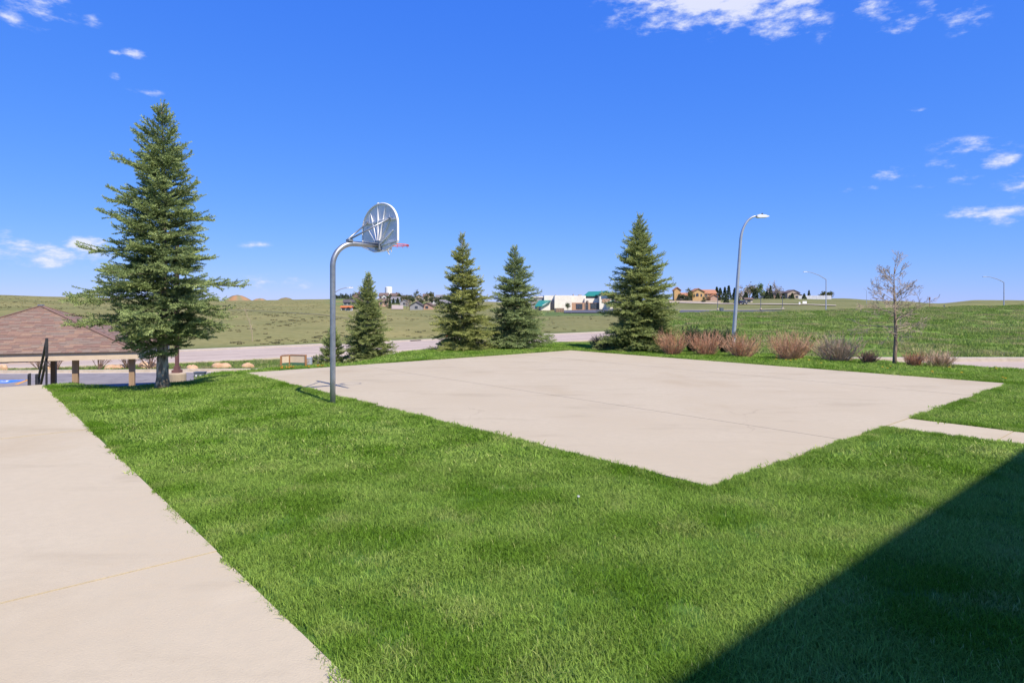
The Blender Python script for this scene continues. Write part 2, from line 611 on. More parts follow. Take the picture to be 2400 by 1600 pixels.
# ------------------------------------------------------------------ ground sheet
def ground_colour(x, y, z):
    D = np.maximum(y, 0.62 * np.hypot(x, y))
    s = x / np.maximum(D, .5)
    u, v = xy2uv(x, y)
    dry = np.array([.275, .245, .098])
    sage = np.array([.205, .205, .080])
    green = np.array([.120, .150, .050])
    n = sinnoise(x, y * 1.0, 70, 11) * .5 + sinnoise(x, y, 25, 12) * .3
    t = smooth(.5 + .55 * n)[:, None]
    c = dry * (1 - t) + sage * t
    far = smooth((D - 350) / 500)[:, None]
    c = c * (1 - far * .5) + far * .5 * np.array([.215, .205, .105])
    # green knoll to the right
    kn = (smooth((s - .16) / .1) * (1 - smooth((D - 62) / 22)))[:, None]
    n2 = smooth(.45 + .5 * sinnoise(x, y, 12, 13))[:, None]
    kc = np.array([.150, .245, .045]) * n2 + np.array([.205, .265, .075]) * (1 - n2)
    c = c * (1 - kn) + kc * kn
    mid = (smooth((s - .16) / .1) * smooth((D - 75) / 20) * (1 - smooth((D - 400) / 200)))[:, None]
    c = c * (1 - mid * .6) + mid * .6 * np.array([.165, .180, .075])
    # field in front of the far building
    fl = (smooth((s + .1) / .06) * (1 - smooth((s - .14) / .04)) * smooth((D - 100) / 30) * (1 - smooth((D - 330) / 60)))[:, None]
    c = c * (1 - fl * .55) + fl * .55 * np.array([.17, .175, .07])
    lawnf = (smooth((s - .01) / .03) * (1 - smooth((s - .14) / .04)) * smooth((D - 195) / 20) * (1 - smooth((D - 290) / 20)))[:, None]
    c = c * (1 - lawnf * .8) + lawnf * .8 * np.array([.10, .165, .05])
    hs_ = (smooth((s + .30) / .02) * (1 - smooth((s + .10) / .03)) * smooth((D - 360) / 30) * smooth(.5 + .8 * sinnoise(x, y, 60, 19)))[:, None]
    c = c * (1 - hs_ * .75) + hs_ * .75 * np.array([.13, .21, .065])
    # watered verge this side of the road and the bank below the terrace
    c_ = v - road_off(u)
    vg = ((1 - smooth((c_ - 57) / 2)) * (1 - smooth((s - .22) / .05)) * smooth((D - 3) / 2))[:, None]
    vn = smooth(.5 + .6 * sinnoise(x, y, 5, 14))[:, None]
    vc = np.array([.120, .175, .046]) * vn + np.array([.175, .170, .075]) * (1 - vn)
    c = c * (1 - vg) + vc * vg
    far_edge = (np.exp(-((c_ - 78) / 4.0) ** 2) * (1 - smooth((s - .2) / .05)))[:, None]
    c = c * (1 - .6 * far_edge) + .6 * far_edge * np.array([.12, .16, .05])
    # lawn on the terrace
    du, dv = u - 22.4, v - vcrest(u)
    d = np.maximum(du, dv)
    ln = (1 - smooth((d - .5) / 3.0))[:, None]
    lc = np.array([.085, .165, .030])
    c = c * (1 - ln) + lc * ln
    return c


ang = np.concatenate([np.linspace(-48, 48, 420), np.linspace(48, 312, 90)[1:-1]])
ang = np.radians(ang)
rad_ = [0.0]
r = 0.6
while r < 75:
    rad_.append(r)
    r += .5
while r < 6000:
    rad_.append(r)
    r *= 1.028
rad_ = np.array(rad_[1:])
A, R_ = np.meshgrid(ang, rad_)
X, Y = (R_ * np.sin(A)).ravel(), (R_ * np.cos(A)).ravel()
Z = hgt(X, Y)
na, nr = len(ang), len(rad_)
idx = np.arange(na * nr).reshape(nr, na)
nxt = np.roll(idx, -1, axis=1)
Fq = np.stack([idx[:-1], nxt[:-1], nxt[1:], idx[1:]], -1).reshape(-1, 4)[:, ::-1]
V = np.stack([X, Y, Z], -1)
V = np.vstack([V, [[0, 0, H(0, 0)]]])
cen = len(V) - 1
Fq = np.vstack([Fq, np.stack([idx[0], np.full(na, cen), np.full(na, cen), nxt[0]], -1)[:0]])
gcol = ground_colour(V[:, 0], V[:, 1], V[:, 2])
gm = mat('ground_cover', (0, 0, 0), .95, (.80, .82, .78), .9, .35, .7, attr=True, spec=.05, bump=.6, bscale=3.0)
t_ = NT(gm.node_tree)
b_ = t_.n['Principled BSDF']
src_ = b_.inputs['Base Color'].links[0].from_socket
gpos = t_.add('ShaderNodeNewGeometry').outputs['Position']
c1 = t_.mix(t_.ss(t_.noise(t_.scaled(gpos, (1, .55, 1)), .09, 6.0, .65), .48, .62, 0, .5), src_, (.62, .66, .60), 'MULTIPLY')
c1 = t_.mix(t_.ss(t_.noise(t_.scaled(gpos, (1, .5, 1)), .35, 5.0, .7), .56, .70, 0, .45), c1, (.6, .62, .62), 'MULTIPLY')
t_.l.new(c1, b_.inputs['Base Color'])
gm_o = np_obj('ground', V, Fq, gm, None, gcol, True)
tag(gm_o, kind='structure')
fan = MB()
for k in range(0, na):
    p, q = V[idx[0][k]], V[idx[0][(k + 1) % na]]
    fan.poly([V[cen], q, p])
# the small disc under the photographer belongs to the same sheet
fo = fan.build('ground_centre', gm, gm_o)
fo['kind'] = 'stuff'
at_ = fo.data.attributes.new('Col', 'FLOAT_COLOR', 'POINT')
at_.data.foreach_set('color', np.tile(np.array([.085, .165, .030, 1], np.float32), len(fo.data.vertices)))

# ------------------------------------------------------------------ concrete slabs
def slab(parent, u0, u1, v0, v1, m, z=0.0, j=.005, wob=0.0, bev=.0):
    b = MB()
    pts = [uv2xy(u0 + j, v0 + j), uv2xy(u1 - j, v0 + j), uv2xy(u1 - j, v1 - j), uv2xy(u0 + j, v1 - j)]
    b.prism(pts, -.16, z)
    return b.build('slab', m, parent, bevel=bev)


court = tag(empty('basketball_court'), kind='structure')
US = [5.76, 9.1, 12.3, 15.45, 18.42]
for k in range(4):
    slab(court, US[k], US[k + 1], 3.57, 17.6, M['court'], z=.0 + .0012 * (k % 2), j=.004)
walk = tag(empty('walkway'), kind='structure')
vj = [18.15, 15.6, 13.4, 11.2, 9.0, 6.85, 5.05, 2.5, 0.3, -1.9]
for k in range(len(vj) - 1):
    slab(walk, -2.2, 1.46, vj[k + 1], vj[k], M['walk'], z=.0 + .004 * ((k * 7) % 3 - 1), j=.002)
cpath = tag(empty('court_path'), kind='structure')
vq = [3.555, 2.2, 0.9, -.4, -1.7, -3.0, -4.3, -5.6]
for k in range(len(vq) - 1):
    slab(cpath, 10.55, 11.6, vq[k + 1], vq[k], M['walk'], z=-.002 - .003 * (k % 2), j=.006)
# steps going down from the end of the walkway
st = tag(empty('stair_flight'), kind='structure')
zs, vs = 0.0, 18.17
for k in range(16):
    zs -= .165
    dep = .32 if k != 5 else 2.4
    b = MB()
    b.prism([uv2xy(-2.1, vs), uv2xy(1.5, vs), uv2xy(1.5, vs + dep), uv2xy(-2.1, vs + dep)], zs - .6, zs)
    b.build('step', M['walk'], st)
    vs += dep + .002


# ------------------------------------------------------------------ roads, car park
def drape(name, pts_fn, nu, nv, m, dz, flat=None):
    g = np.array([[pts_fn(a, b) for a in np.linspace(0, 1, nu)] for b in np.linspace(0, 1, nv)])
    x, y = g[..., 0].ravel(), g[..., 1].ravel()
    z = hgt(x, y) + dz if flat is None else np.full_like(x, flat)
    ix = np.arange(nu * nv).reshape(nv, nu)
    f = np.stack([ix[:-1, :-1], ix[:-1, 1:], ix[1:, 1:], ix[1:, :-1]], -1).reshape(-1, 4)
    o = np_obj(name, np.stack([x, y, z], -1), f, m, None, None, True)
    return tag(o, kind='structure')


def roadpt(u, c):
    return uv2xy(u, c + float(road_off(np.array([u]))[0]))


U0, U1 = -28.0, 150.0
road = drape('road', lambda a, b: roadpt(U0 + (U1 - U0) * a, 59.4 + (74.4 - 59.4) * b), 90, 3, M['road'], .045)
for nm, c0, c1_, z_ in (('near_kerb', 58.9, 59.5, .13), ('far_kerb', 74.3, 75.9, .13)):
    b = MB()
    us = np.linspace(U0, U1, 70)
    for k in range(69):
        p = [roadpt(us[k], c0), roadpt(us[k + 1], c0), roadpt(us[k + 1], c1_), roadpt(us[k], c1_)]
        za, zb = H(*p[0]), H(*p[1])
        i = len(b.v)
        b.v += [(p[0][0], p[0][1], za + z_), (p[1][0], p[1][1], zb + z_), (p[2][0], p[2][1], zb + z_), (p[3][0], p[3][1], za + z_)]
        b.v += [(q[0], q[1], -4.2) for q in p]
        b.f += [[i, i + 1, i + 2, i + 3], [i + 4, i + 5, i + 1, i], [i + 6, i + 7, i + 3, i + 2]]
    o = b.build('kerb', M['kerb'])
    tag(o, kind='structure')
# sealed joints along the road
for c_ in (63.1, 66.9, 70.7):
    b = MB()
    us = np.linspace(U0, U1, 60)
    for k in range(59):
        p = [roadpt(us[k], c_ - .07), roadpt(us[k + 1], c_ - .07), roadpt(us[k + 1], c_ + .07), roadpt(us[k], c_ + .07)]
        b.poly([(q[0], q[1], H(*q) + .051) for q in p])
    b.build('road_joint', mat('joint_seal', (.19, .15, .14), .9, (.23, .19, .18), 1.), road)
drape('entrance_drive', lambda a, b: uv2xy(23.5 + 15 * a - 2.5 * (1 - b) * (1 if a < .5 else -1), 44.5 + 14.6 * b), 12, 14, M['road'], .06)
# car park below the terrace
LOTZ = -2.86
lot = MB()
lotp = [(-50, 18.8), (-18.2, 18.8), (-16.5, 29), (-15.8, 38), (-17.5, 44.9), (-30, 43.9), (-50, 42.9)]
lot.poly([(x, y, LOTZ) for x, y in lotp])
loto = tag(lot.build('car_park', M['asphalt']), kind='structure')
lk = MB()
edge = [(-50, 42.9), (-40, 43.4), (-30, 43.9), (-22, 44.5), (-17.5, 44.9), (-16.2, 42.5), (-15.6, 38), (-16.2, 29), (-16.9, 23.5)]
for k in range(len(edge) - 1):
    a, b2 = Vector((*edge[k], LOTZ + .0)), Vector((*edge[k + 1], LOTZ + .0))
    lk.bar(a, b2, .34, .30)
tag(lk.build('car_park_kerb', M['kerb']), kind='structure')
gut = MB()
for k in range(4):
    a, b2 = Vector((*edge[k], 0)), Vector((*edge[k + 1], 0))
    gut.poly([(a.x, a.y - .9, LOTZ + .004), (b2.x, b2.y - .9, LOTZ + .004), (b2.x, b2.y - .17, LOTZ + .004), (a.x, a.y - .17, LOTZ + .004)])
gut.build('gutter_pan', M['kerb'], loto)
# painted bay: blue access mark with pale figure, yellow line
bp = MB()
cx, cy = (12 - 1200) / F * 38.6, 38.6
bp.poly([(cx - 1.1, cy - .8, LOTZ + .004), (cx + .75, cy - .8, LOTZ + .004), (cx + .75, cy + .8, LOTZ + .004), (cx - 1.1, cy + .8, LOTZ + .004)])
bp.build('access_bay_mark', M['blue_paint'], loto)
wp = MB()
for k in range(20):
    a, b2 = 2 * math.pi * k / 20, 2 * math.pi * (k + 1) / 20
    wp.poly([(cx - .2 + .42 * math.cos(a), cy - .15 + .42 * math.sin(a), LOTZ + .008), (cx - .2 + .42 * math.cos(b2), cy - .15 + .42 * math.sin(b2), LOTZ + .008),
             (cx - .2 + .30 * math.cos(b2), cy - .15 + .30 * math.sin(b2), LOTZ + .008), (cx - .2 + .30 * math.cos(a), cy - .15 + .30 * math.sin(a), LOTZ + .008)])
wp.poly([(cx - .3, cy, LOTZ + .008), (cx - .1, cy, LOTZ + .008), (cx - .1, cy + .55, LOTZ + .008), (cx - .3, cy + .55, LOTZ + .008)])
wp.build('wheelchair_symbol', M['white_paint'], loto)
yl = MB()
p1, p2 = Vector(((38 - 1200) / F * 37.2, 37.2, LOTZ + .004)), Vector(((66 - 1200) / F * 39.6, 39.6, LOTZ + .004))
dn = Vector((.075, .06, 0))
yl.poly([p1 - dn, p1 + dn, p2 + dn, p2 - dn])
yl.build('bay_line', M['yellow_paint'], loto)
# service street to the right, below the lawn
ss = MB()
SZ = -.86
ss.poly([(14.5, 25.2, SZ), (19, 23.4, SZ), (48, 22.2, SZ), (48, 30, SZ), (16.6, 30, SZ), (14.2, 28.5, SZ)])
tag(ss.build('service_street', M['road']), kind='structure')
sk = MB()
sk.box((31.8, 30.25, SZ + .0), (32, .5, .32))
sk.bar((15.3, 29.5, SZ), (14.0, 28.2, SZ), .3, .26)
tag(sk.build('street_kerb', M['kerb']), kind='structure')
# far asphalt and pale path beside it
drape('far_car_park', lambda a, b: ((1322 - 1200 + 116 * a) / F * (245 + 60 * b) * (1 if b else 1), 245 + 60 * b), 16, 10, M['far_asphalt'], .25)
drape('far_drive', lambda a, b: (((1570 + 300 * a) - 1200) / F * (148 + 24 * a + (44 - 34 * a) * b), 148 + 24 * a + (44 - 34 * a) * b), 20, 6, M['far_asphalt'], .2)
drape('far_path', lambda a, b: (((1570 + 390 * a) - 1200) / F * (285 - 62 * a * a + 9 * b), 285 - 62 * a * a + 9 * b), 30, 3, M['kerb'], .3)
drape('far_verge_path', lambda a, b: (((1580 + 260 * a) - 1200) / F * (194 + 5 * b), 194 + 5 * b), 20, 3, M['kerb'], .28)
drape('hillside_street', lambda a, b: (((917 + 28 * a) - 1200) / F * (335 + 75 * b), 335 + 75 * b), 6, 14, M['road'], .3)
for nm, pa, pb, D0, D1 in (('prairie_track', 420, 860, 205, 168),):
    drape(nm, lambda a, b: (((pa + (pb - pa) * a) - 1200) / F * (D0 + (D1 - D0) * a + 3.0 * b + 8 * math.sin(a * 5)), D0 + (D1 - D0) * a + 3.0 * b + 8 * math.sin(a * 5)), 60, 3,
          mat('track_soil', (.25, .225, .14), .95, (.22, .2, .12), .2), .12)

# ------------------------------------------------------------------ buttes on the skyline
bm_ = mat('butte_soil', (0, 0, 0), .95, (.82, .80, .78), .03, attr=True, bump=.3, bscale=.2)
for (px, py, w, base, n_, sd) in ((556, 691, 60, 712, 'butte', 1), (609, 699, 46, 712, 'butte', 2), (670, 697, 50, 712, 'butte', 3), (715, 703, 160, 714, 'hill', 4)):
    D = 1500.0 if n_ == 'butte' else 1900.0
    x0 = (px - 1200) / F * D
    top = CAMH + (HZ - py) / F * D
    Rb = w / 2 / F * D * 1.35
    r_ = np.random.default_rng(sd)
    nn, mm = 40, 14
    V_, C_ = [], []
    for j in range(mm):
        f_ = j / (mm - 1)
        for k in range(nn):
            a = 2 * math.pi * k / nn
            rr = Rb * (1 - f_) ** .8 * (1 + .10 * math.sin(3 * a + sd) + .06 * math.sin(7 * a)) + (Rb * .14 if n_ == 'butte' and f_ < 1 else 0)
            if j == mm - 1:
                rr = 0.5
            zz = -6 + (top + 6) * (f_ ** .9) + r_.uniform(-.3, .3)
            V_.append((x0 + rr * math.cos(a), D + rr * math.sin(a), zz))
            t = smooth(np.array([(f_ - .42) / .12]))[0] * (1 - smooth(np.array([(f_ - .9) / .08]))[0]) * (1 if sd < 3 else .25) * (.5 + .5 * math.sin(a * 5 + 2 * sd + 1.0))
            C_.append(np.array([.20, .185, .10]) * (1 - t) + np.array([.36, .20, .10]) * t)
    ix = np.arange(nn * mm).reshape(mm, nn)
    nx = np.roll(ix, -1, 1)
    f4 = np.stack([ix[:-1], nx[:-1], nx[1:], ix[1:]], -1).reshape(-1, 4)
    tag(np_obj(n_, V_, f4, bm_, None, np.array(C_), True), kind='structure')


# ------------------------------------------------------------------ instanced ground cover
def scatter(name, P, rz, sc, var, sources, label, cat, tilt=None):
    me = bpy.data.meshes.new(name)
    P = np.asarray(P, np.float32)
    me.vertices.add(len(P))
    me.vertices.foreach_set('co', P.ravel())
    for nm, ar, ty in (('rz', rz, 'FLOAT'), ('sc', sc, 'FLOAT'), ('vr', var, 'INT')):
        a = me.attributes.new(nm, ty, 'POINT')
        a.data.foreach_set('value', np.asarray(ar, np.float32 if ty == 'FLOAT' else np.int32))
    me.update()
    o = link(bpy.data.objects.new(name, me))
    ng = bpy.data.node_groups.new(name, 'GeometryNodeTree')
    ng.interface.new_socket('Geometry', in_out='INPUT', socket_type='NodeSocketGeometry')
    ng.interface.new_socket('Geometry', in_out='OUTPUT', socket_type='NodeSocketGeometry')
    gi, go = ng.nodes.new('NodeGroupInput'), ng.nodes.new('NodeGroupOutput')

    def attr(nm, ty):
        n = ng.nodes.new('GeometryNodeInputNamedAttribute')
        n.data_type = ty
        n.inputs['Name'].default_value = nm
        return n.outputs[0]
    cx = ng.nodes.new('ShaderNodeCombineXYZ')
    ng.links.new(attr('rz', 'FLOAT'), cx.inputs[2])
    jn = ng.nodes.new('GeometryNodeJoinGeometry')
    for k, s_ in enumerate(sources):
        oi = ng.nodes.new('GeometryNodeObjectInfo')
        oi.inputs['Object'].default_value = s_
        cmp_ = ng.nodes.new('FunctionNodeCompare')
        cmp_.data_type = 'INT'
        cmp_.operation = 'EQUAL'
        ng.links.new(attr('vr', 'INT'), cmp_.inputs[2])
        cmp_.inputs[3].default_value = k
        ip = ng.nodes.new('GeometryNodeInstanceOnPoints')
        ng.links.new(gi.outputs[0], ip.inputs['Points'])
        ng.links.new(cmp_.outputs[0], ip.inputs['Selection'])
        ng.links.new(oi.outputs['Geometry'], ip.inputs['Instance'])
        ng.links.new(cx.outputs[0], ip.inputs['Rotation'])
        ng.links.new(attr('sc', 'FLOAT'), ip.inputs['Scale'])
        ng.links.new(ip.outputs[0], jn.inputs[0])
    ng.links.new(jn.outputs[0], go.inputs[0])
    md = o.modifiers.new('scatter', 'NODES')
    md.node_group = ng
    return tag(o, label, cat, kind='stuff')


def clump(name, n, rr, h0, h1, w, mt, bend=.5, seed=1, flat=0.0):
    r = np.random.default_rng(seed)
    V, Fc = [], []
    for k in range(n):
        a = r.uniform(0, 6.283)
        q = rr * math.sqrt(r.uniform(0, 1))
        bx, by = q * math.cos(a), q * math.sin(a)
        h = r.uniform(h0, h1)
        d = r.uniform(0, 6.283)
        le = h * r.uniform(.15, bend)
        wd = w * r.uniform(.7, 1.25)
        dx, dy = math.cos(d), math.sin(d)
        tw = d + r.uniform(.9, 2.2)
        sx, sy = math.cos(tw) * wd / 2, math.sin(tw) * wd / 2
        i = len(V)
        mx, my, mz = bx + dx * le * .35, by + dy * le * .35, h * .6
        V += [(bx - sx, by - sy, -.01), (bx + sx, by + sy, -.01), (mx + sx * .8, my + sy * .8, mz), (mx - sx * .8, my - sy * .8, mz), (bx + dx * le, by + dy * le, h * (1 - flat * r.uniform(0, 1)))]
        Fc += [(i, i + 1, i + 2), (i, i + 2, i + 3), (i + 3, i + 2, i + 4)]
    return bpy.data.objects.new(name, np_mesh(name, V, Fc, mt))


def grass_mat(name, c_lush, c_mid, c_dry, dry_lo, dry_hi, pscale=.9):
    m = bpy.data.materials.new(name)
    m.use_nodes = True
    t = NT(m.node_tree)
    b = t.n['Principled BSDF']
    oi = t.add('ShaderNodeObjectInfo')
    loc = oi.outputs['Location']
    n1 = t.noise(loc, pscale, 4.0, .6)
    n2 = t.noise(loc, pscale * 2.7, 3.0, .6)
    c = t.mix(t.ss(n1, .34, .60), c_lush, c_mid)
    c = t.mix(t.ss(n2, dry_lo, dry_hi), c, c_dry)
    g = t.add('ShaderNodeNewGeometry')
    # blade to blade differences
    k = t.math('MULTIPLY_ADD', g.outputs['Random Per Island'], .62, .66)
    k = t.math('MULTIPLY', k, t.math('MULTIPLY_ADD', oi.outputs['Random'], .3, .85))
    vm = t.add('ShaderNodeVectorMath', operation='SCALE')
    t.l.new(c, vm.inputs[0])
    t.l.new(k, vm.inputs['Scale'])
    dead = t.math('GREATER_THAN', g.outputs['Random Per Island'], .965)
    c = t.mix(dead, vm.outputs[0], tuple(x * 1.25 for x in c_dry))
    t.l.new(c, b.inputs['Base Color'])
    b.inputs['Roughness'].default_value = .6
    b.inputs['Specular IOR Level'].default_value = .04
    tr = t.add('ShaderNodeBsdfTranslucent')
    t.l.new(c, tr.inputs[0])
    ms = t.add('ShaderNodeMixShader')
    ms.inputs[0].default_value = .42
    t.l.new(b.outputs[0], ms.inputs[1])
    t.l.new(tr.outputs[0], ms.inputs[2])
    t.l.new(ms.outputs[0], t.n['Material Output'].inputs[0])
    return m


GM = grass_mat('lawn_blades', (.136, .272, .021), (.295, .436, .084), (.46, .495, .168), .52, .79)
KM = grass_mat('knoll_blades', (.175, .285, .048), (.250, .340, .088), (.40, .37, .17), .46, .66, .22)
SM = grass_mat('sage_leaves', (.205, .205, .105), (.255, .240, .120), (.27, .24, .12), .5, .7, .1)

near = [clump('blade_tuft', 85, .13, .014, .042, .0042, GM, 1.8, 20 + k) for k in range(3)]
midc = [clump('blade_tuft', 85, .20, .016, .046, .0086, GM, 1.8, 30 + k) for k in range(3)]
tall = [clump('blade_tuft', 45, .09, .03, .068, .0046, GM, 1.0, 40 + k) for k in range(2)]
edge_t = [clump('blade_tuft', 26, .045, .016, .046, .0046, GM, 1.2, 45 + k) for k in range(2)]


def on_lawn(u, v, e=0.0):
    ok = (u > 1.44 + e) & (u < 24.5) & (v > -5.2) & (v < vcrest(u) + 4.0)
    ok &= ~((u > 5.76 - e) & (u < 18.42 + e) & (v > 3.57 - e) & (v < 17.6 + e))
    ok &= ~((u > 10.55 - e) & (u < 11.6 + e) & (v < 3.8))
    left = (u < -2.25) & (u > -6) & (v > -2.9) & (v < 20)
    steps = (u < 1.6) & (v > 18.1)
    return (ok | left) & ~steps


def lawn_pts(n, dmin, dmax, seed, e=.1):
    r = np.random.default_rng(seed)
    # even over ground area inside the wedge the lens sees, a little wider
    s = r.uniform(-1.15, 1.15, n)
    D = np.sqrt(r.uniform(dmin ** 2, dmax ** 2, n))
    x, y = s * D, D
    u, v = xy2uv(x, y)
    wob = .035 * np.sin(u * 3.1 + 1) + .035 * np.sin(v * 2.3) + .02 * np.sin(v * 7.7 + u * 6.1)
    ok = on_lawn(u, v, e) & on_lawn(u + wob, v + wob, e)
    return x[ok], y[ok]


PX, PY, VR, SCc = [], [], [], []
for (n, d0, d1, nv, v0, s0, s1, sd) in ((11200, 2.0, 7.5, 3, 0, .8, 1.25, 1), (17500, 7.0, 17, 3, 3, .85, 1.3, 2), (19500, 16, 33, 3, 3, 1.0, 1.7, 3), (500, 2.4, 20, 2, 6, .7, 1.1, 4)):
    x, y = lawn_pts(n, d0, d1, sd, {0: .075, 3: .13 if d0 < 10 else .19, 6: .05}[v0])
    r = np.random.default_rng(sd + 50)
    if v0 == 6:
        u, v = xy2uv(x, y)
        kp = (np.abs(v - 3.45) < .14) | (np.abs(u - 5.65) < .12) | (np.abs(u - 1.6) < .12) | (sinnoise(x, y, 1.8, 77) > .95)
        x, y = x[kp], y[kp]
    PX.append(x); PY.append(y)
    VR.append(v0 + r.integers(0, nv, len(x)))
    # lush and short patches
    tall_ = 1 + .22 * np.clip(sinnoise(x, y, 1.6, 60), -1, 1) + .12 * np.clip(sinnoise(x, y, .6, 61), -1, 1)
    SCc.append(r.uniform(s0, s1, len(x)) * tall_)
# ragged fringe along every concrete edge
def fringe(p0, p1, nrm, dens, seed):
    r = np.random.default_rng(seed)
    L = math.hypot(p1[0] - p0[0], p1[1] - p0[1])
    n = int(L * dens)
    t = r.uniform(0, 1, n)
    s_ = t * L
    w = .030 + .028 * np.sin(s_ * 2.9 + seed) + .022 * np.sin(s_ * 7.3 + 2 * seed) + .015 * np.sin(s_ * 17.0)
    off = np.clip(w, .004, .2) + r.uniform(0, .17, n)
    u = p0[0] + (p1[0] - p0[0]) * t + nrm[0] * off
    v = p0[1] + (p1[1] - p0[1]) * t + nrm[1] * off
    x, y = uv2xy(u, v)
    k = (y > 1.5) & (np.abs(x) < y * 1.3)
    PX.append(x[k]); PY.append(y[k]); VR.append(8 + r.integers(0, 2, k.sum())); SCc.append(r.uniform(.75, 1.25, k.sum()) * np.interp(y[k], [0, 8, 25], [1, 1.15, 1.9]))


for i_, (p0, p1, nn_, dd_) in enumerate((((1.46, -1), (1.46, 18), (1, 0), 170), ((5.76, 3.57), (5.76, 17.6), (-1, 0), 130), ((5.76, 3.57), (10.5, 3.57), (0, -1), 190), ((11.65, 3.57), (18.42, 3.57), (0, -1), 150),
                                         ((10.55, 0), (10.55, 3.5), (-1, 0), 170), ((11.6, 0), (11.6, 3.5), (1, 0), 170), ((18.42, 3.57), (18.42, 17.6), (1, 0), 60), ((5.76, 17.6), (18.42, 17.6), (0, 1), 60))):
    fringe(p0, p1, nn_, dd_, i_ + 1)
PX, PY, VR, SCc = map(np.concatenate, (PX, PY, VR, SCc))
scatter('lawn_grass', np.stack([PX, PY, hgt(PX, PY) + .004], -1), rng.uniform(0, 6.28, len(PX)), SCc, VR, near + midc + tall + edge_t,
        'bright green mown lawn grass around the concrete court and walkway', 'grass')
# rough grass on the knoll, bank and verge
kc_ = [clump('rough_tuft', 70, .48, .04, .17, .026, KM, 1.0, 60 + k) for k in range(3)]
n = 17000
s = rng.uniform(.17, 1.15, n)
D = np.sqrt(rng.uniform(24 ** 2, 84 ** 2, n))
x, y = s * D, D
u, v = xy2uv(x, y)
ok = (u > 23.2) & ~((x > 13.6) & (y > 22) & (y < 30.7))
ok &= (sinnoise(x, y, 6, 81) + rng.uniform(-1.2, 1.2, n)) > -.9
xk, yk = x[ok], y[ok]
n = 8500
s = rng.uniform(-1.15, .17, n)
D = np.sqrt(rng.uniform(22 ** 2, 75 ** 2, n))
x, y = s * D, D
u, v = xy2uv(x, y)
c_ = v - road_off(u)
ok = (v > vcrest(u) + 1.5) & (c_ < 58.6) & ~((x < -14.8) & (y < 45.6)) & ~((u > 20.5) & (u < 41.5) & (v > 43.5))
x, y = np.concatenate([xk, x[ok]]), np.concatenate([yk, y[ok]])
scatter('rough_grass', np.stack([x, y, hgt(x, y)], -1), rng.uniform(0, 6.28, len(x)), rng.uniform(.5, 1.35, len(x)), rng.integers(0, 3, len(x)), kc_,
        'rough unmown green grass on the banks and knoll beyond the lawn', 'grass')
# sagebrush on the prairie slope
sg = [clump('sage_tuft', 60, .42, .06, .30, .09, SM, 1.6, 70 + k, .4) for k in range(3)]
n = 12000
s = rng.uniform(-.95, .16, n)
D = np.exp(rng.uniform(math.log(66), math.log(420), n))
x, y = s * D, D
u, v = xy2uv(x, y)
c_ = v - road_off(u)
band_ = sinnoise(x, y, 46, 91) + .7 * sinnoise(x, y, 17, 92)
ok = (c_ > 80) & (band_ + rng.uniform(-.9, .9, n) > .45) & ~((s > -.3) & (D > 290)) & ((s < -.29) | (rng.uniform(0, 1, n) < .3))
x, y = x[ok], y[ok]
scatter('sagebrush', np.stack([x, y, hgt(x, y)], -1), rng.uniform(0, 6.28, len(x)), rng.uniform(.35, 1.0, len(x)), rng.integers(0, 3, len(x)), sg,
        'low grey green sagebrush dotted over the prairie slope beyond the road', 'sagebrush')

# ------------------------------------------------------------------ spruces
def brush_template(nn, seed):
    r = np.random.default_rng(seed)
    P, Fc = [], []
    for k in range(nn):
        x = (k + r.uniform(0, 1)) / nn
        a = k * 2.39996 + r.uniform(-.3, .3)
        ca, sa = math.cos(a), math.sin(a)
        wd = .30
        i = len(P)
        ln = r.uniform(.75, 1.15)
        # base edge lies along the axis, the tip leans forward
        P += [(x - .085, -sa * wd * .3, ca * wd * .3), (x + .085, sa * wd * .3, -ca * wd * .3), (x + .22, ca * ln, sa * ln)]
        Fc.append((i, i + 1, i + 2))
    return np.array(P), np.array(Fc)


def norm(a):
    return a / np.maximum(np.linalg.norm(a, axis=-1, keepdims=True), 1e-9)


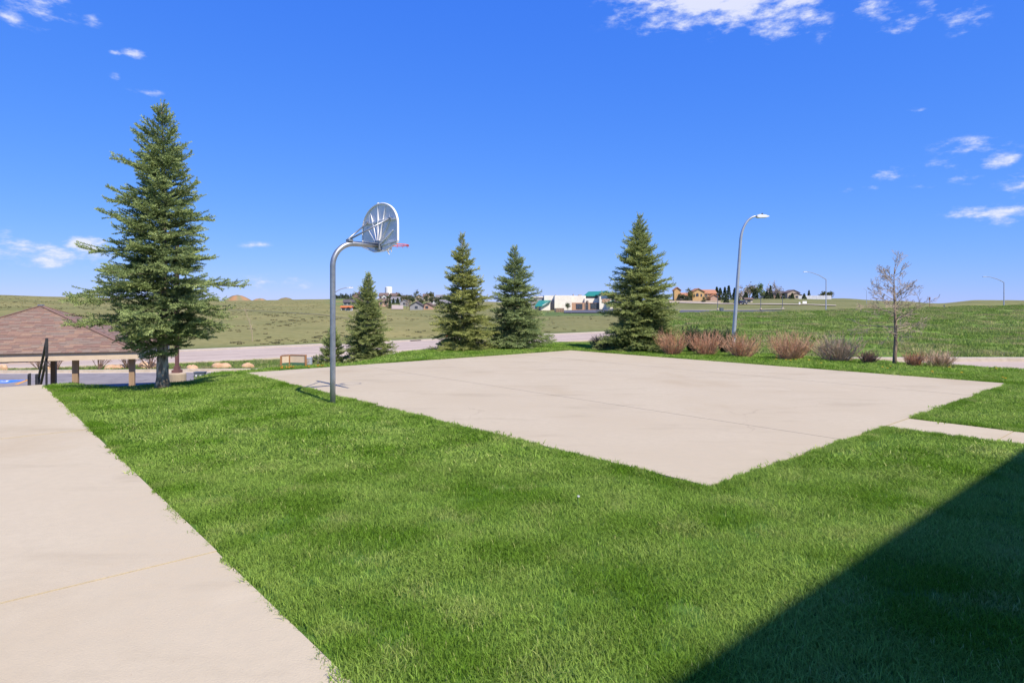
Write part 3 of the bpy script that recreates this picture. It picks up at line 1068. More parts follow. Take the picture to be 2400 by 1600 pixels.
def spruce(name, px, D, Ht, prof, label, seed, bl=.13, br=.03, nn=14, whorl=.19, nb=6, clear=.13, gap=0.0, skew=None,
           tint=(1, 1, 1), trunk_r=None, z=None, twig_gap=.10, droop=.25, group=None):
    r = np.random.default_rng(seed)
    x0, y0, z0 = at(px, D)
    if z is not None:
        z0 = z
    root = empty(name, (x0, y0, z0 - .03), 0, label, 'tree', group)
    zz = np.array([p[0] for p in prof]) * Ht
    rr = np.array([p[1] for p in prof])
    tr = trunk_r or Ht * .021
    # trunk
    b = MB()
    hs = np.linspace(0, 1, 26)
    wob = lambda h: (.03 * math.sin(h * 5 + seed) * h, .03 * math.cos(h * 4 + seed) * h)
    pts = [(wob(h)[0], wob(h)[1], h * Ht) for h in hs]
    rad = [max(tr * (1 - h) ** .85 * (1.0 + .35 * max(0, 1 - h * 22)), .006) * (1 + .05 * math.sin(h * 90)) for h in hs]
    b.tube(pts, rad, 14)
    b.build('trunk', M['bark'], root, True)
    limb = MB()
    O, Dr, Ln, Rd, Tn = [], [], [], [], []

    def chain(p, d, L, tone, scale=1.0, tip=True):
        n = max(1, int(round(L / bl)))
        seg = L / n
        for k in range(n):
            d2 = norm(d + r.normal(0, .05, 3))
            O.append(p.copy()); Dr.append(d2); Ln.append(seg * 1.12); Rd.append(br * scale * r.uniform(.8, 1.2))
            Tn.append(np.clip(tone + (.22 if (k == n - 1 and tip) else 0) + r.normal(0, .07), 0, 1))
            p = p + d2 * seg
            d = norm(d + np.array([0, 0, .04]))
        return p
    h = clear * Ht
    ph = 0.0
    while h < Ht * .985:
        f = h / Ht
        Rh = float(np.interp(h, zz, rr))
        k_n = nb if f < .85 else max(4, nb - 1)
        ph += r.uniform(.3, .9)
        for k in range(k_n):
            a = ph + 2 * math.pi * k / k_n + r.normal(0, .16)
            d = np.array([math.cos(a), math.sin(a), 0.0])
            sk = 1.0
            if skew is not None:
                sk = 1 + skew[0] * d[0] + skew[1] * d[1]
            L = Rh * r.uniform(.62, 1.18) * sk
            if r.uniform() < gap:
                L *= r.uniform(.35, .7)
            L = max(L, .10)
            hh = h + r.uniform(-.5, .5) * whorl * .7
            rise = np.interp(f, [0, .25, .5, .75, .9, 1], [-.10, .05, .30, .60, 1.0, 1.5])
            rise += r.normal(0, .06)
            p = np.array([wob(f)[0], wob(f)[1], hh]) + d * tr * (1 - f) * .7
            dd = norm(d + np.array([0, 0, rise]))
            npt = max(3, int(L / .16) + 2)
            seg = L / (npt - 1)
            pl, dl = [p.copy()], [dd.copy()]
            for q in range(npt - 1):
                t = q / (npt - 1)
                # sag, then the tip turns up
                dd = norm(dd + np.array([0, 0, (-.10 if t < .5 else .11) * droop * 2]) + r.normal(0, .025, 3))
                p = p + dd * seg
                pl.append(p.copy()); dl.append(dd.copy())
            limb.tube(pl, [max(.004, .013 * (L / 1.5) * (1 - .85 * q / npt)) for q in range(npt)], 4, caps=False)
            # twigs to both sides
            s = .05 * L + r.uniform(0, .05) if L > .5 else .04
            sd = 1
            while s < L * .98:
                q = min(int(s / seg), npt - 2)
                fr = s / seg - q
                pp = pl[q] * (1 - fr) + pl[q + 1] * fr
                td = dl[q]
                side = norm(np.cross(td, np.array([0, 0, 1.0]))) * sd
                ct = r.uniform(.45, .75)
                tdir = norm(td * ct + side * math.sqrt(1 - ct * ct) + np.array([0, 0, r.normal(-.04 + .28 * f, .22)]))
                tl = min(.42 * (L - s) + .10, .52) * r.uniform(.75, 1.2) * (1 if L > .4 else .8)
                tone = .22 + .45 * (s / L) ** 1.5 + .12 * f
                chain(pp, tdir, tl, tone)
                if tl > .2:
                    m = int(tl / .10)
                    for w in range(1, m + 1):
                        for s2 in (-1, 1):
                            if r.uniform() < .72:
                                sd2 = norm(np.cross(tdir, np.array([0, 0, 1.0]))) * s2
                                d3 = norm(tdir * .72 + sd2 * .65 + np.array([0, 0, r.normal(.0, .22)]))
                                chain(pp + tdir * tl * (w / (m + 1)), d3, r.uniform(.5, 1.0) * bl * (1 + .6 * (1 - w / m)), tone + .06)
                # one short shoot on top
                if r.uniform() < .5:
                    chain(pp, norm(td * .8 + np.array([0, 0, .55]) + r.normal(0, .2, 3)), bl * r.uniform(.7, 1.1), tone)
                sd = -sd
                s += twig_gap * r.uniform(.4, .65)
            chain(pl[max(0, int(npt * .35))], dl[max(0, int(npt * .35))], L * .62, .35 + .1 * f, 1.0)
        h += whorl * (1.0 if f < .7 else .8) * r.uniform(.8, 1.2)
    # leaders
    chain(np.array([wob(1)[0], wob(1)[1], Ht * .955]), np.array([0, 0, 1.0]), Ht * .055, .7, .8)
    if seed == 11:
        chain(np.array([.10, .02, Ht * .93]), norm(np.array([.16, .03, 1.0])), Ht * .055, .7, .9)
    O, Dr = np.array(O), np.array(Dr)
    Ln, Rd, Tn = np.array(Ln), np.array(Rd), np.array(Tn)
    TP, TF = brush_template(nn, seed)
    up = np.tile(np.array([0, 0, 1.0]), (len(O), 1))
    up[np.abs(Dr[:, 2]) > .95] = (1, 0, 0)
    A_ = norm(np.cross(Dr, up))
    B_ = np.cross(Dr, A_)
    ra = r.uniform(0, 6.28, len(O))
    A2 = A_ * np.cos(ra)[:, None] + B_ * np.sin(ra)[:, None]
    B2 = -A_ * np.sin(ra)[:, None] + B_ * np.cos(ra)[:, None]
    V = O[:, None, :] + TP[None, :, 0:1] * (Dr * Ln[:, None])[:, None, :] + (TP[None, :, 1:2] * A2[:, None, :] + TP[None, :, 2:3] * B2[:, None, :]) * Rd[:, None, None]
    nv = len(TP)
    Fc = TF[None] + (np.arange(len(O)) * nv)[:, None, None]
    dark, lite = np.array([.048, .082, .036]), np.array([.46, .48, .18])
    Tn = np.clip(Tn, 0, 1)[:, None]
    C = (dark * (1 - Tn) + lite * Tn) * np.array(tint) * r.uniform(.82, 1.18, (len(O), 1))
    C = np.repeat(C, nv, 0)
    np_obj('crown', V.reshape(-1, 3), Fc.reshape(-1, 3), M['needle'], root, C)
    limb.build('branch_framework', M['limb'], root)
    return root


PB = [(0, .6), (.12, .62), (.17, .98), (.22, 1.45), (.29, 1.78), (.36, 1.9), (.45, 1.82), (.52, 1.55), (.62, 1.16), (.7, 1.0), (.84, .62), (.95, .27), (1, .06)]
PB = [(a, b * .93) for a, b in PB]
spruce('spruce_tree', 381, 14.2, 6.36, PB, 'tall spruce with bare lower trunk at the lawn edge beside the shelter', 11,
       bl=.13, br=.033, nn=17, whorl=.22, nb=8, clear=.125, gap=.3, skew=(-.13, -.04), trunk_r=.125, twig_gap=.125, z=-.01, droop=.3, tint=(.88, 1.0, 1.0))


def cone(R):
    return [(0, .78 * R), (.06, .95 * R), (.14, R), (.3, .86 * R), (.5, .66 * R), (.7, .44 * R), (.85, .25 * R), (.94, .12 * R), (1, .03 * R)]


spruce('spruce_tree', 1084, 26.0, 4.85, cone(1.46), 'yellow green spruce left of a pair behind the far court edge', 12, bl=.16, br=.04, nn=12, whorl=.19, nb=7, clear=.04, gap=.28, tint=(1.08, 1.06, .85), twig_gap=.12, z=-.12)
spruce('spruce_tree', 1207, 27.0, 4.5, cone(1.58), 'blue green spruce right of a pair behind the far court edge', 13, bl=.16, br=.04, nn=12, whorl=.18, nb=7, clear=.03, gap=.2, tint=(.86, .98, 1.02), twig_gap=.12, z=-.18)
spruce('spruce_tree', 1500, 25.5, 5.5, cone(1.80), 'broad dense spruce behind the far corner of the court', 14, bl=.16, br=.04, nn=12, whorl=.18, nb=8, clear=.02, gap=.14, tint=(.96, 1.03, .90), twig_gap=.115, z=-.05)
spruce('spruce_tree', 862, 25.2, 3.95, cone(1.12), 'slender spruce just right of the basketball pole', 15, bl=.15, br=.04, nn=12, whorl=.14, nb=8, clear=.04, gap=.1, tint=(.95, 1.0, .92), twig_gap=.11)
spruce('spruce_tree', 778, 25.6, 3.05, cone(1.05), 'short spruce half hidden behind the basketball pole', 16, bl=.15, br=.04, nn=12, whorl=.14, nb=8, clear=.04, gap=.1, tint=(.85, .95, .85), twig_gap=.11)


# ------------------------------------------------------------------ leafless tree and shrubs
def bare_tree(name, px, D, Ht, label, seed, z=None):
    r = random.Random(seed)
    x0, y0, z0 = at(px, D)
    root = empty(name, (x0, y0, z0 if z is None else z), 0, label, 'tree')
    tb = MB()
    hs = [k / 14 for k in range(15)]
    tb.tube([(.03 * math.sin(h * 6), .02 * math.cos(h * 5), h * Ht * .9) for h in hs], [max(.008, .062 * (1 - h) ** .8) for h in hs], 9)
    tb.build('trunk', M['twigbark'], root, True)
    cr = MB()

    def grow(p, d, L, rad, lev):
        n = 4
        pts = [p.copy()]
        for k in range(n):
            d = (d + Vector((r.gauss(0, .13), r.gauss(0, .13), r.gauss(.05 if lev < 2 else .03, .11)))).normalized()
            p = p + d * (L / n)
            pts.append(p.copy())
            if lev < 3 and k >= (1 if lev else 1):
                for _ in range(2 if lev < 2 else 2):
                    if r.random() < (.95 if lev == 0 else .8):
                        ax = Vector((r.gauss(0, 1), r.gauss(0, 1), r.gauss(0, .6)))
                        dd = (d + ax.normalized() * r.uniform(.6, 1.0)).normalized()
                        grow(p.copy(), dd, L * r.uniform(.34, .55), rad * .5, lev + 1)
        cr.tube(pts, [max(.0032, rad * (1 - .75 * k / n)) for k in range(n + 1)], 4 if lev < 2 else 3, caps=False)
    h = .30
    while h < .93:
        f = (h - .28) / .65
        L = np.interp(f, [0, .15, .45, .8, 1], [.62, .84, .72, .46, .3]) * r.uniform(.7, 1.12)
        a = r.uniform(0, 6.28)
        el = np.interp(f, [0, .2, .6, 1], [-.25, .10, .55, 1.0]) + r.gauss(0, .12)
        grow(Vector((0, 0, h * Ht * .9)), Vector((math.cos(a), math.sin(a), el)).normalized(), L, .017 * (1 - f * .5), 0)
        h += .021
    for _ in range(4):
        grow(Vector((0, 0, Ht * .84)), Vector((r.gauss(0, .25), r.gauss(0, .25), 1)).normalized(), Ht * .15, .009, 1)
    cr.build('crown', M['twig'], root)
    return root


bare_tree('leafless_tree', 2097, 19.7, 3.35, 'small leafless tree with grey brown twigs at the right edge of the lawn', 5, z=-.03)


def bare_shrub(name, px, D, R, Ht, n, mt, label, seed, z=None, spread=1.0):
    r = random.Random(seed)
    x0, y0, z0 = at(px, D)
    root = empty(name, (x0, y0, (z0 if z is None else z) - .02), 0, label, 'shrub')
    groups = [MB(), MB()]
    n = int(n * 1.35)
    for k in range(n):
        cr = groups[0 if k % 3 else 1]
        a = r.uniform(0, 6.28)
        tilt = r.uniform(.0, 1.0) ** .65 * 1.0 * spread
        d = Vector((math.cos(a) * math.sin(tilt), math.sin(a) * math.sin(tilt), math.cos(tilt)))
        q = r.uniform(0, .46) * R
        p = Vector((math.cos(a) * q, math.sin(a) * q, 0))
        L = Ht * r.uniform(.55, 1.10) * (1 + .15 * math.sin(tilt))
        pts = [p.copy()]
        dd = d.copy()
        for s in range(4):
            dd = (dd + Vector((r.gauss(0, .1), r.gauss(0, .1), .07))).normalized()
            p = p + dd * L / 4
            pts.append(p.copy())
            if s >= 1:
                for _ in range(r.choice((1, 1, 2))):
                    d2 = (dd + Vector((r.gauss(0, .5), r.gauss(0, .5), r.gauss(.1, .3)))).normalized()
                    l2 = L * r.uniform(.14, .3)
                    cr.tube([p, p + d2 * l2 * .5, p + d2 * l2 + Vector((0, 0, .03))], [.0045, .0035, .0022], 3, caps=False)
        cr.tube(pts, [.0072, .006, .005, .0038, .0026], 4, caps=False)
    groups[0].build('stem_cluster', mt[0], root)
    groups[1].build('stem_cluster', mt[1], root)
    return root


mt_r, mt_t, mt_g, mt_d = (M['red_twig'], M['tan_twig']), (M['tan_twig'], M['red_twig']), (M['grey_twig'], M['tan_twig']), (M['dark_twig'], M['dark_twig'])
bare_shrub('bare_shrub', 1578, 23.6, .55, .74, 150, mt_r, 'leafless red brown shrub touching the broad spruce', 21, spread=.9)
bare_shrub('bare_shrub', 1655, 23.2, .6, .72, 150, mt_r, 'leafless reddish shrub left of the tall street lamp', 22, spread=.9)
bare_shrub('bare_shrub', 1737, 22.4, .62, .70, 170, mt_t, 'leafless tan shrub right in front of the tall street lamp', 23)
bare_shrub('bare_shrub', 1852, 21.5, .75, .78, 210, mt_t, 'largest rounded reddish tan leafless shrub in the row right of the lamp', 24)
bare_shrub('bare_shrub', 1962, 21.1, .78, .76, 200, mt_g, 'greyish leafless shrub with arching stems, left of the small leafless tree', 25)
bare_shrub('bare_shrub', 2034, 20.3, .32, .34, 110, mt_d, 'low dark purplish leafless shrub at the foot of the leafless tree', 26)
bare_shrub('bare_shrub', 2143, 19.5, .32, .36, 110, (M['red_twig'], M['dark_twig']), 'low red brown shrub just right of the leafless tree', 27, spread=.8)
sh = bare_shrub('dry_grass_clump', 2200, 19.2, .42, .42, 160, mt_g, 'pale dry ornamental grass clump with long straws at the lawn corner', 28)
# fresh green growth in the dry clump
gb = clump('green_growth', 260, .42, .08, .24, .016, KM, .9, 5)
gb.parent = sh
gb.location = (-.1, -.15, 0)
COL.objects.link(gb)


def evergreen_bush(name, px, D, Ht, R, label, seed, dark=(.035, .06, .035), lite=(.085, .12, .055), low=False, z=None):
    r = np.random.default_rng(seed)
    x0, y0, z0 = at(px, D)
    root = empty(name, (x0, y0, (z0 if z is None else z) - .02), 0, label, 'shrub')
    lm = MB()
    O, Dr, Ln, Rd, Tn = [], [], [], [], []
    for k in range(60 if not low else 90):
        a = r.uniform(0, 6.28)
        tl = r.uniform(.05, .5 if not low else 1.1)
        d = np.array([math.cos(a) * math.sin(tl), math.sin(a) * math.sin(tl), math.cos(tl)])
        L = Ht * r.uniform(.6, 1.05)
        p = np.array([math.cos(a), math.sin(a), 0]) * R * .4 * r.uniform(0, 1)
        lm.tube([p, p + d * L], [.01, .004], 3, caps=False)
        n = int(L / .09)
        for q in range(1, n + 1):
            pp = p + d * L * q / n
            for _ in range(3):
                O.append(pp); Dr.append(norm(d + r.normal(0, .55, 3) + np.array([0, 0, .3]))); Ln.append(.11); Rd.append(.024)
                Tn.append(np.clip(.2 + .6 * q / n + r.normal(0, .1), 0, 1))
    O, Dr, Ln, Rd, Tn = map(np.array, (O, Dr, Ln, Rd, Tn))
    TP, TF = brush_template(9, seed)
    up = np.tile(np.array([0, 0, 1.0]), (len(O), 1))
    A_ = norm(np.cross(Dr, up) + 1e-6)
    B_ = np.cross(Dr, A_)
    V = O[:, None, :] + TP[None, :, 0:1] * (Dr * Ln[:, None])[:, None, :] + (TP[None, :, 1:2] * A_[:, None, :] + TP[None, :, 2:3] * B_[:, None, :]) * Rd[:, None, None]
    Fc = TF[None] + (np.arange(len(O)) * len(TP))[:, None, None]
    C = np.array(dark) * (1 - Tn[:, None]) + np.array(lite) * Tn[:, None]
    np_obj('crown', V.reshape(-1, 3), Fc.reshape(-1, 3), M['needle'], root, np.repeat(C, len(TP), 0))
    lm.build('branch_framework', M['limb'], root)


evergreen_bush('pine_shrub', 1622, 24.6, .98, .32, 'young upright pine between the two reddest shrubs', 31)
evergreen_bush('pine_shrub', 1661, 25.0, .92, .22, 'thin young pine tip behind the middle of the reddish shrub', 32)
evergreen_bush('pine_shrub', 1697, 24.4, .95, .26, 'young pine close to the left of the tall street lamp', 33)
evergreen_bush('juniper_bush', 1412, 26.0, .55, .5, 'low dark blue green juniper at the left foot of the broad spruce', 34, (.025, .045, .035), (.05, .08, .06), True)

# shrubs and a young tree behind the shelter, on the verge
for k, (px, D, Ht, R, lab) in enumerate(((134, 46.5, 2.3, 1.2, 'leafless shrub seen between the two left posts of the shelter'), (232, 46.8, 1.9, 1.0, 'fan shaped leafless shrub seen in the middle bay of the shelter'),
                                         (300, 47.0, 2.2, 1.2, 'dark leafless shrub just left of the right shelter post'), (352, 47.4, 2.2, 1.2, 'leafless shrub behind the tall spruce trunk'), (95, 46.3, 2.0, 1.1, 'leafless shrub behind the handrail on the verge'))):
    r = random.Random(90 + k)
    x0, y0, z0 = at(px, D)
    root = empty('verge_shrub', (x0, y0, z0 - .05), 0, lab, 'shrub')
    b = MB()
    for j in range(16):
        a = r.uniform(0, 6.28)
        tl = r.uniform(.1, .85)
        d = Vector((math.cos(a) * math.sin(tl), math.sin(a) * math.sin(tl), math.cos(tl)))
        p = Vector((0, 0, 0))
        L = Ht * r.uniform(.7, 1.1)
        pts = [p.copy()]
        for s in range(5):
            d = (d + Vector((r.gauss(0, .12), r.gauss(0, .12), .06))).normalized()
            p = p + d * L / 5
            pts.append(p.copy())
            if s:
                for _ in range(2):
                    d2 = (d + Vector((r.gauss(0, .6), r.gauss(0, .6), r.gauss(.1, .3)))).normalized()
                    b.tube([p, p + d2 * L * .14, p + d2 * L * .27 + Vector((0, 0, .05))], [.012, .009, .005], 3, caps=False)
        b.tube(pts, [.032, .026, .02, .016, .012, .007], 4, caps=False)
    b.build('stem_cluster', mat('verge_twig', (.23, .15, .115), .9, (.17, .11, .085), 3.), root)
x0, y0, z0 = at(592, 84.0)
root = empty('sapling', (x0, y0, z0 - .05), 0, 'thin reddish leafless sapling at the far side of the road', 'tree')
r = random.Random(4)
b = MB()
b.tube([(0, 0, 0), (-.1, 0, 1.6), (-.55, 0, 3.0), (-1.1, 0, 4.4)], [.045, .035, .022, .01], 5)
b.build('trunk', M['twig'], root)
b = MB()
for k in range(26):
    t = r.uniform(.25, 1)
    p = Vector((-.1 - 1.0 * t * t, 0, 4.3 * t))
    d = Vector((r.gauss(0, .5), r.gauss(0, .5), 1)).normalized()
    b.tube([p, p + d * .5, p + d * r.uniform(.7, 1.1)], [.012, .009, .005], 3, caps=False)
b.build('crown', M['twig'], root)

# ------------------------------------------------------------------ basketball hoop
bx, by = -3.35, 11.89
N_ = Vector((CU, SU, 0))          # direction of the arm, into the court
T_ = Vector((-SU, CU, 0))
Zv = Vector((0, 0, 1))
hoop = empty('basketball_hoop', (bx, by, -.02), 0, 'galvanised gooseneck basketball hoop with white fan backboard at the court side', 'basketball hoop')
pts = [Vector((0, 0, -.25)), Vector((0, 0, .5)), Vector((0, 0, 1.4)), Vector((0, 0, 2.2)), Vector((0, 0, 2.58))]
for k in range(1, 13):
    a = math.pi / 2 * k / 12
    pts.append(Vector((0, 0, 2.58)) + N_ * (.44 * (1 - math.cos(a))) + Zv * (.44 * math.sin(a)))
pts += [N_ * .7 + Zv * 3.02, N_ * .93 + Zv * 3.02]
MB().tube(pts, .051, 20).build('pole', M['galv'], hoop, True)
oc = N_ * .99 + Zv * 3.02
out = [(-.20, -.12), (.20, -.12), (.685, .01), (.70, .05), (.70, .36)]
for k in range(1, 22):
    a = math.pi * k / 22
    out.append((.70 * math.cos(a), .36 + .47 * math.sin(a)))
out += [(-.70, .36), (-.70, .05), (-.685, .01)]
bb = MB().extrude(out, oc, T_, Zv, N_, .012).build('backboard', M['board'], hoop)
# raised flange round the back edge
fl = MB()
fl.tube([oc + T_ * p[0] * .985 + Zv * (p[1] * .985 + .002) - N_ * .012 for p in out], .016, 6, closed=True)
fl.build('flange', M['board'], bb)
for (ang_, L) in ((-62, .62), (-40, .72), (-17, .84), (4, .90), (27, .80), (50, .68)):
    a = math.radians(ang_)
    d = T_ * math.sin(a) + Zv * math.cos(a)
    p0 = oc + Zv * -.02 + d * .05
    q = MB()
    w = d.cross(N_).normalized()
    A0, A1 = p0, p0 + d * (L - .08)
    i = len(q.v)
    for p_, hgt_ in ((A0, .055), (A1, .02)):
        for sg_ in (-1, 1):
            q.v.append(tuple(p_ + w * .011 * sg_ - N_ * .0005))
            q.v.append(tuple(p_ + w * .007 * sg_ - N_ * hgt_))
    q.f += [[0, 1, 3, 2], [4, 6, 7, 5], [0, 4, 5, 1], [2, 3, 7, 6], [1, 5, 7, 3]]
    q.build('rib', M['board'], bb)
MB().bar(oc + T_ * -.62 + Zv * .47 - N_ * .018, oc + T_ * .62 + Zv * .47 - N_ * .018, .022, .034).build('cross_rib', M['board'], bb)
for s_ in (-1, 1):
    MB().bar(oc + T_ * s_ * .40 + Zv * .47 - N_ * .001, oc + T_ * s_ * .40 + Zv * .66 - N_ * .001, .022, .03).build('rib', M['board'], bb)
    MB().bar(oc + T_ * s_ * .08 - N_ * .015 + Zv * .0, oc + T_ * s_ * .66 - N_ * .015 + Zv * .05, .02, .03).build('rib', M['board'], bb)
q = MB()
Mr = Matrix((N_, T_, Zv)).transposed()
q.box(oc - N_ * .035 + Zv * .0, (.07, .17, .19), M=Mr)
q.build('mount_plate', M['galv'], hoop, bevel=.006)
q = MB()
q.box(N_ * .34 + Zv * 3.075, (.09, .13, .05), M=Mr)
q.build('clamp', M['galv'], hoop, bevel=.006)
for s_ in (-1, 1):
    MB().tube([N_ * .33 + Zv * 3.10 + T_ * s_ * .05, oc + T_ * s_ * .44 + Zv * .49 - N_ * .03], .016, 8).build('brace', M['galv'], hoop, True)
    MB().box(oc + T_ * s_ * .45 + Zv * .49 - N_ * .035, (.05, .07, .03), M=Mr).build('brace_bracket', M['galv'], hoop)
rc = oc + N_ * (.012 + .15 + .229) + Zv * .03
rim = MB()
rim.tube([rc + (N_ * math.cos(a) + T_ * math.sin(a)) * .229 for a in np.linspace(0, 2 * math.pi, 33)[:-1]], .0095, 8, closed=True)
rimo = rim.build('rim', M['rim'], hoop, True)
q = MB()
for s_ in (-1, 1):
    q.bar(oc + N_ * .012 + T_ * s_ * .06 + Zv * .03, rc + (N_ * -.8 + T_ * s_ * .6) * .229, .02, .012)
q.box(oc + N_ * .018 + Zv * .03, (.012, .16, .12), M=Mr)
q.build('rim_bracket', M['rim'], rimo)
for k in range(12):
    a = 2 * math.pi * k / 12
    p = rc + (N_ * math.cos(a) + T_ * math.sin(a)) * .229 - Zv * .012
    MB().tube([p, p - Zv * .03], .005, 5).build('net_hook', M['rim'], rimo)
# torn remnant of the net hangs from one side
q = MB()
for k in range(12):
    a0 = math.radians(140 + k * 6)
    p = rc + (N_ * math.cos(a0) + T_ * math.sin(a0)) * .225 - Zv * .03
    r0 = random.Random(k)
    L = r0.uniform(.06, .17)
    cpt = Vector((rc.x, rc.y, 0))
    inw = (Vector((rc.x, rc.y, p.z)) - p).normalized()
    dz = Vector((0, 0, -1))
    q.tube([p, p + dz * L * .5 + inw * .03 + T_ * r0.uniform(-.03, .03), p + dz * L + inw * .05 + T_ * r0.uniform(-.05, .05)], .006, 4)
    p2 = rc + (N_ * math.cos(a0 + .22) + T_ * math.sin(a0 + .22)) * .225 - Zv * .03
    q.tube([p2, p + dz * L * .45 + inw * .02], .005, 4)
q.build('net', M['net'], hoop)

# ------------------------------------------------------------------ open shelter with hipped shingle roof
SD = Vector((.952, .305, 0)).normalized()
SN = Vector((-SD.y, SD.x, 0))
ha, hb = 5.1, 3.5
corner = Vector((-17.6, 30.0, 0))
cen_ = corner - SD * ha + SN * hb
rz = math.atan2(SD.y, SD.x)
shel = empty('shelter', (cen_.x, cen_.y, LOTZ), rz, 'open shelter with brown shingle hip roof standing in the car park', 'shelter')
ZE = -.41 - LOTZ     # top of the eave above the car park
ZA = 1.74 - LOTZ
FT = .33
fb = MB()
fb.box((0, -hb + .03, ZE - FT / 2), (2 * ha, .06, FT))
fb.build('fascia', M['fascia'], shel)
MB().box((0, hb - .03, ZE - FT / 2), (2 * ha, .06, FT)).build('fascia', M['fascia'], shel)
for s_ in (-1, 1):
    MB().box((s_ * (ha - .03), 0, ZE - FT / 2), (.06, 2 * hb - .125, FT)).build('fascia', M['fascia'], shel)
MB().box((0, 0, ZE - .12), (2 * ha - .13, 2 * hb - .13, .03)).build('soffit', M['fascia'], shel)
dk = MB()
oh = .06
cs = [(-ha - oh, -hb - oh, ZE), (ha + oh, -hb - oh, ZE), (ha + oh, hb + oh, ZE), (-ha - oh, hb + oh, ZE)]
ap = (0, 0, ZA)
for k in range(4):
    dk.poly([cs[k], cs[(k + 1) % 4], ap])
dk.poly([(c[0], c[1], c[2] + .004) for c in cs][::-1])
roof = dk.build('roof_deck', M['deck'], shel)
for s_ in (-1, 1):
    MB().box((0, s_ * (hb + oh + .012), ZE + .012), (2 * (ha + oh), .02, .045)).build('drip_edge', M['deck'], shel)
    MB().box((s_ * (ha + oh + .012), 0, ZE + .012), (.02, 2 * (hb + oh) + .04, .045)).build('drip_edge', M['deck'], shel)
# shingles: separate pieces on the face towards the lawn, the other faces joined
unit = []
for m_ in M['shingle']:
    u_ = MB().box((0, 0, 0), (1, 1, 1))
    unit.append(u_.mesh('shingle', m_))


def face_frame(k):
    a, b2 = Vector(cs[k]), Vector(cs[(k + 1) % 4])
    ex = (b2 - a).normalized()
    mid = (a + b2) / 2
    ey = Vector(ap) - mid
    sl_ = ey.length
    ey.normalize()
    return mid, ex, ey, ex.cross(ey), (b2 - a).length / 2, sl_


rs = random.Random(3)
cand, rest = [], [MB() for _ in M['shingle']]
EXP = .142
for k in range(4):
    mid, ex, ey, en, half, sl_ = face_frame(k)
    n = int(sl_ / EXP)
    for j in range(n):
        yc = (j + .5) * EXP
        hw = half * (1 - (yc + .04) / sl_)
        x = -hw + rs.uniform(-.3, 0)
        while x < hw:
            w = rs.choice((.22, .30, .30, .38, .45, .55))
            xa, xb = max(x, -hw), min(x + w, hw)
            if xb - xa > .05:
                th_ = rs.choice((.014, .014, .022))
                tilt = Matrix((ex, ey, en)).transposed() @ Matrix.Rotation(math.radians(-3.0), 3, 'X')
                c = mid + ex * (xa + xb) / 2 + ey * (yc + .012) + en * (.013 + th_ / 2)
                cand.append((k, c, (xb - xa - .004, EXP + .02, th_), tilt, rs.randrange(7)))
            x += w
wm = Matrix.Translation((cen_.x, cen_.y, LOTZ)) @ Matrix.Rotation(rz, 4, 'Z')


def show(c):
    p = wm @ c[1]
    px = 1200 + F * p.x / p.y
    vis = (c[0] == 0) and -10 < px < 330
    return (1 if vis else 0, c[2][0] / p.y)


cand.sort(key=show, reverse=True)
for i, (k, c, s3, tl, mi) in enumerate(cand):
    if i < 300:
        o = bpy.data.objects.new('shingle', unit[mi])
        o.matrix_basis = Matrix.LocRotScale(c, tl.to_quaternion(), Vector(s3))
        COL.objects.link(o)
        o.parent = roof
    else:
        rest[mi].box(c, s3, M=tl)
# the rest of the covering is one part with seven colours
rv, rf_, rm = [], [], []
for mi, b in enumerate(rest):
    o0 = len(rv)
    rv += b.v
    rf_ += [[q + o0 for q in f] for f in b.f]
    rm += [mi] * len(b.f)
me = bpy.data.meshes.new('shingle_cover')
me.from_pydata(rv, [], rf_)
for m_ in M['shingle']:
    me.materials.append(m_)
me.polygons.foreach_set('material_index', rm)
o = link(bpy.data.objects.new('shingle_cover', me), roof)
o['kind'] = 'stuff'
for k in range(4):
    MB().bar(Vector(cs[k]) + Vector((0, 0, .03)), Vector(ap) + Vector((0, 0, .03)), .2, .03).build('hip_cap', M['shingle'][5], roof)
MB().box((0, 0, ZA + .05), (.22, .22, .06)).build('roof_vent', M['galv'], roof)
for (x_, y_) in ((ha - .42, -hb + .62), (ha - 2.75, -hb + .62), (-ha + .42, -hb + .62), (-ha + 2.75, -hb + .62),
                 (ha - .3, hb - .3), (ha - 5.6, hb - .3), (-ha + .3, hb - .3)):
    MB().box((x_, y_, (ZE - FT) / 2 + .04), (.23, .23, ZE - FT + .12)).build('post', M['post'], shel)

# ------------------------------------------------------------------ handrails
def handrail(name, us, secs, label):
    x0, y0 = uv2xy(us, secs[0][0])
    root = empty(name, (x0, y0, 0), TH, label, 'handrail')
    W_ = .048
    v0 = secs[0][0]
    top = [(0, v - v0, z) for (v, z, g) in secs]
    low = [(0, v - v0, z - .40) for (v, z, g) in secs]
    for nm, pl in (('top_rail', top), ('lower_rail', low)):
        b = MB()
        for k in range(len(pl) - 1):
            b.bar(pl[k], pl[k + 1], W_, W_)
        b.build(nm, M['black'], root)
    for k in (0, len(secs) - 1):
        b = MB()
        b.bar(Vector(top[k]) + Vector((0, 0, .024)), Vector(low[k]) - Vector((0, 0, .024)), W_ + .006, W_ + .006)
        b.build('end_return', M['black'], root)
    for k, (v, z, g) in enumerate(secs):
        b = MB()
        b.bar((0, v - v0 + (.06 if k == 0 else -.06), z - .42), (0, v - v0 + (.06 if k == 0 else -.06), g - .08), .042, .042)
        b.build('post', M['black'], root)
    return root


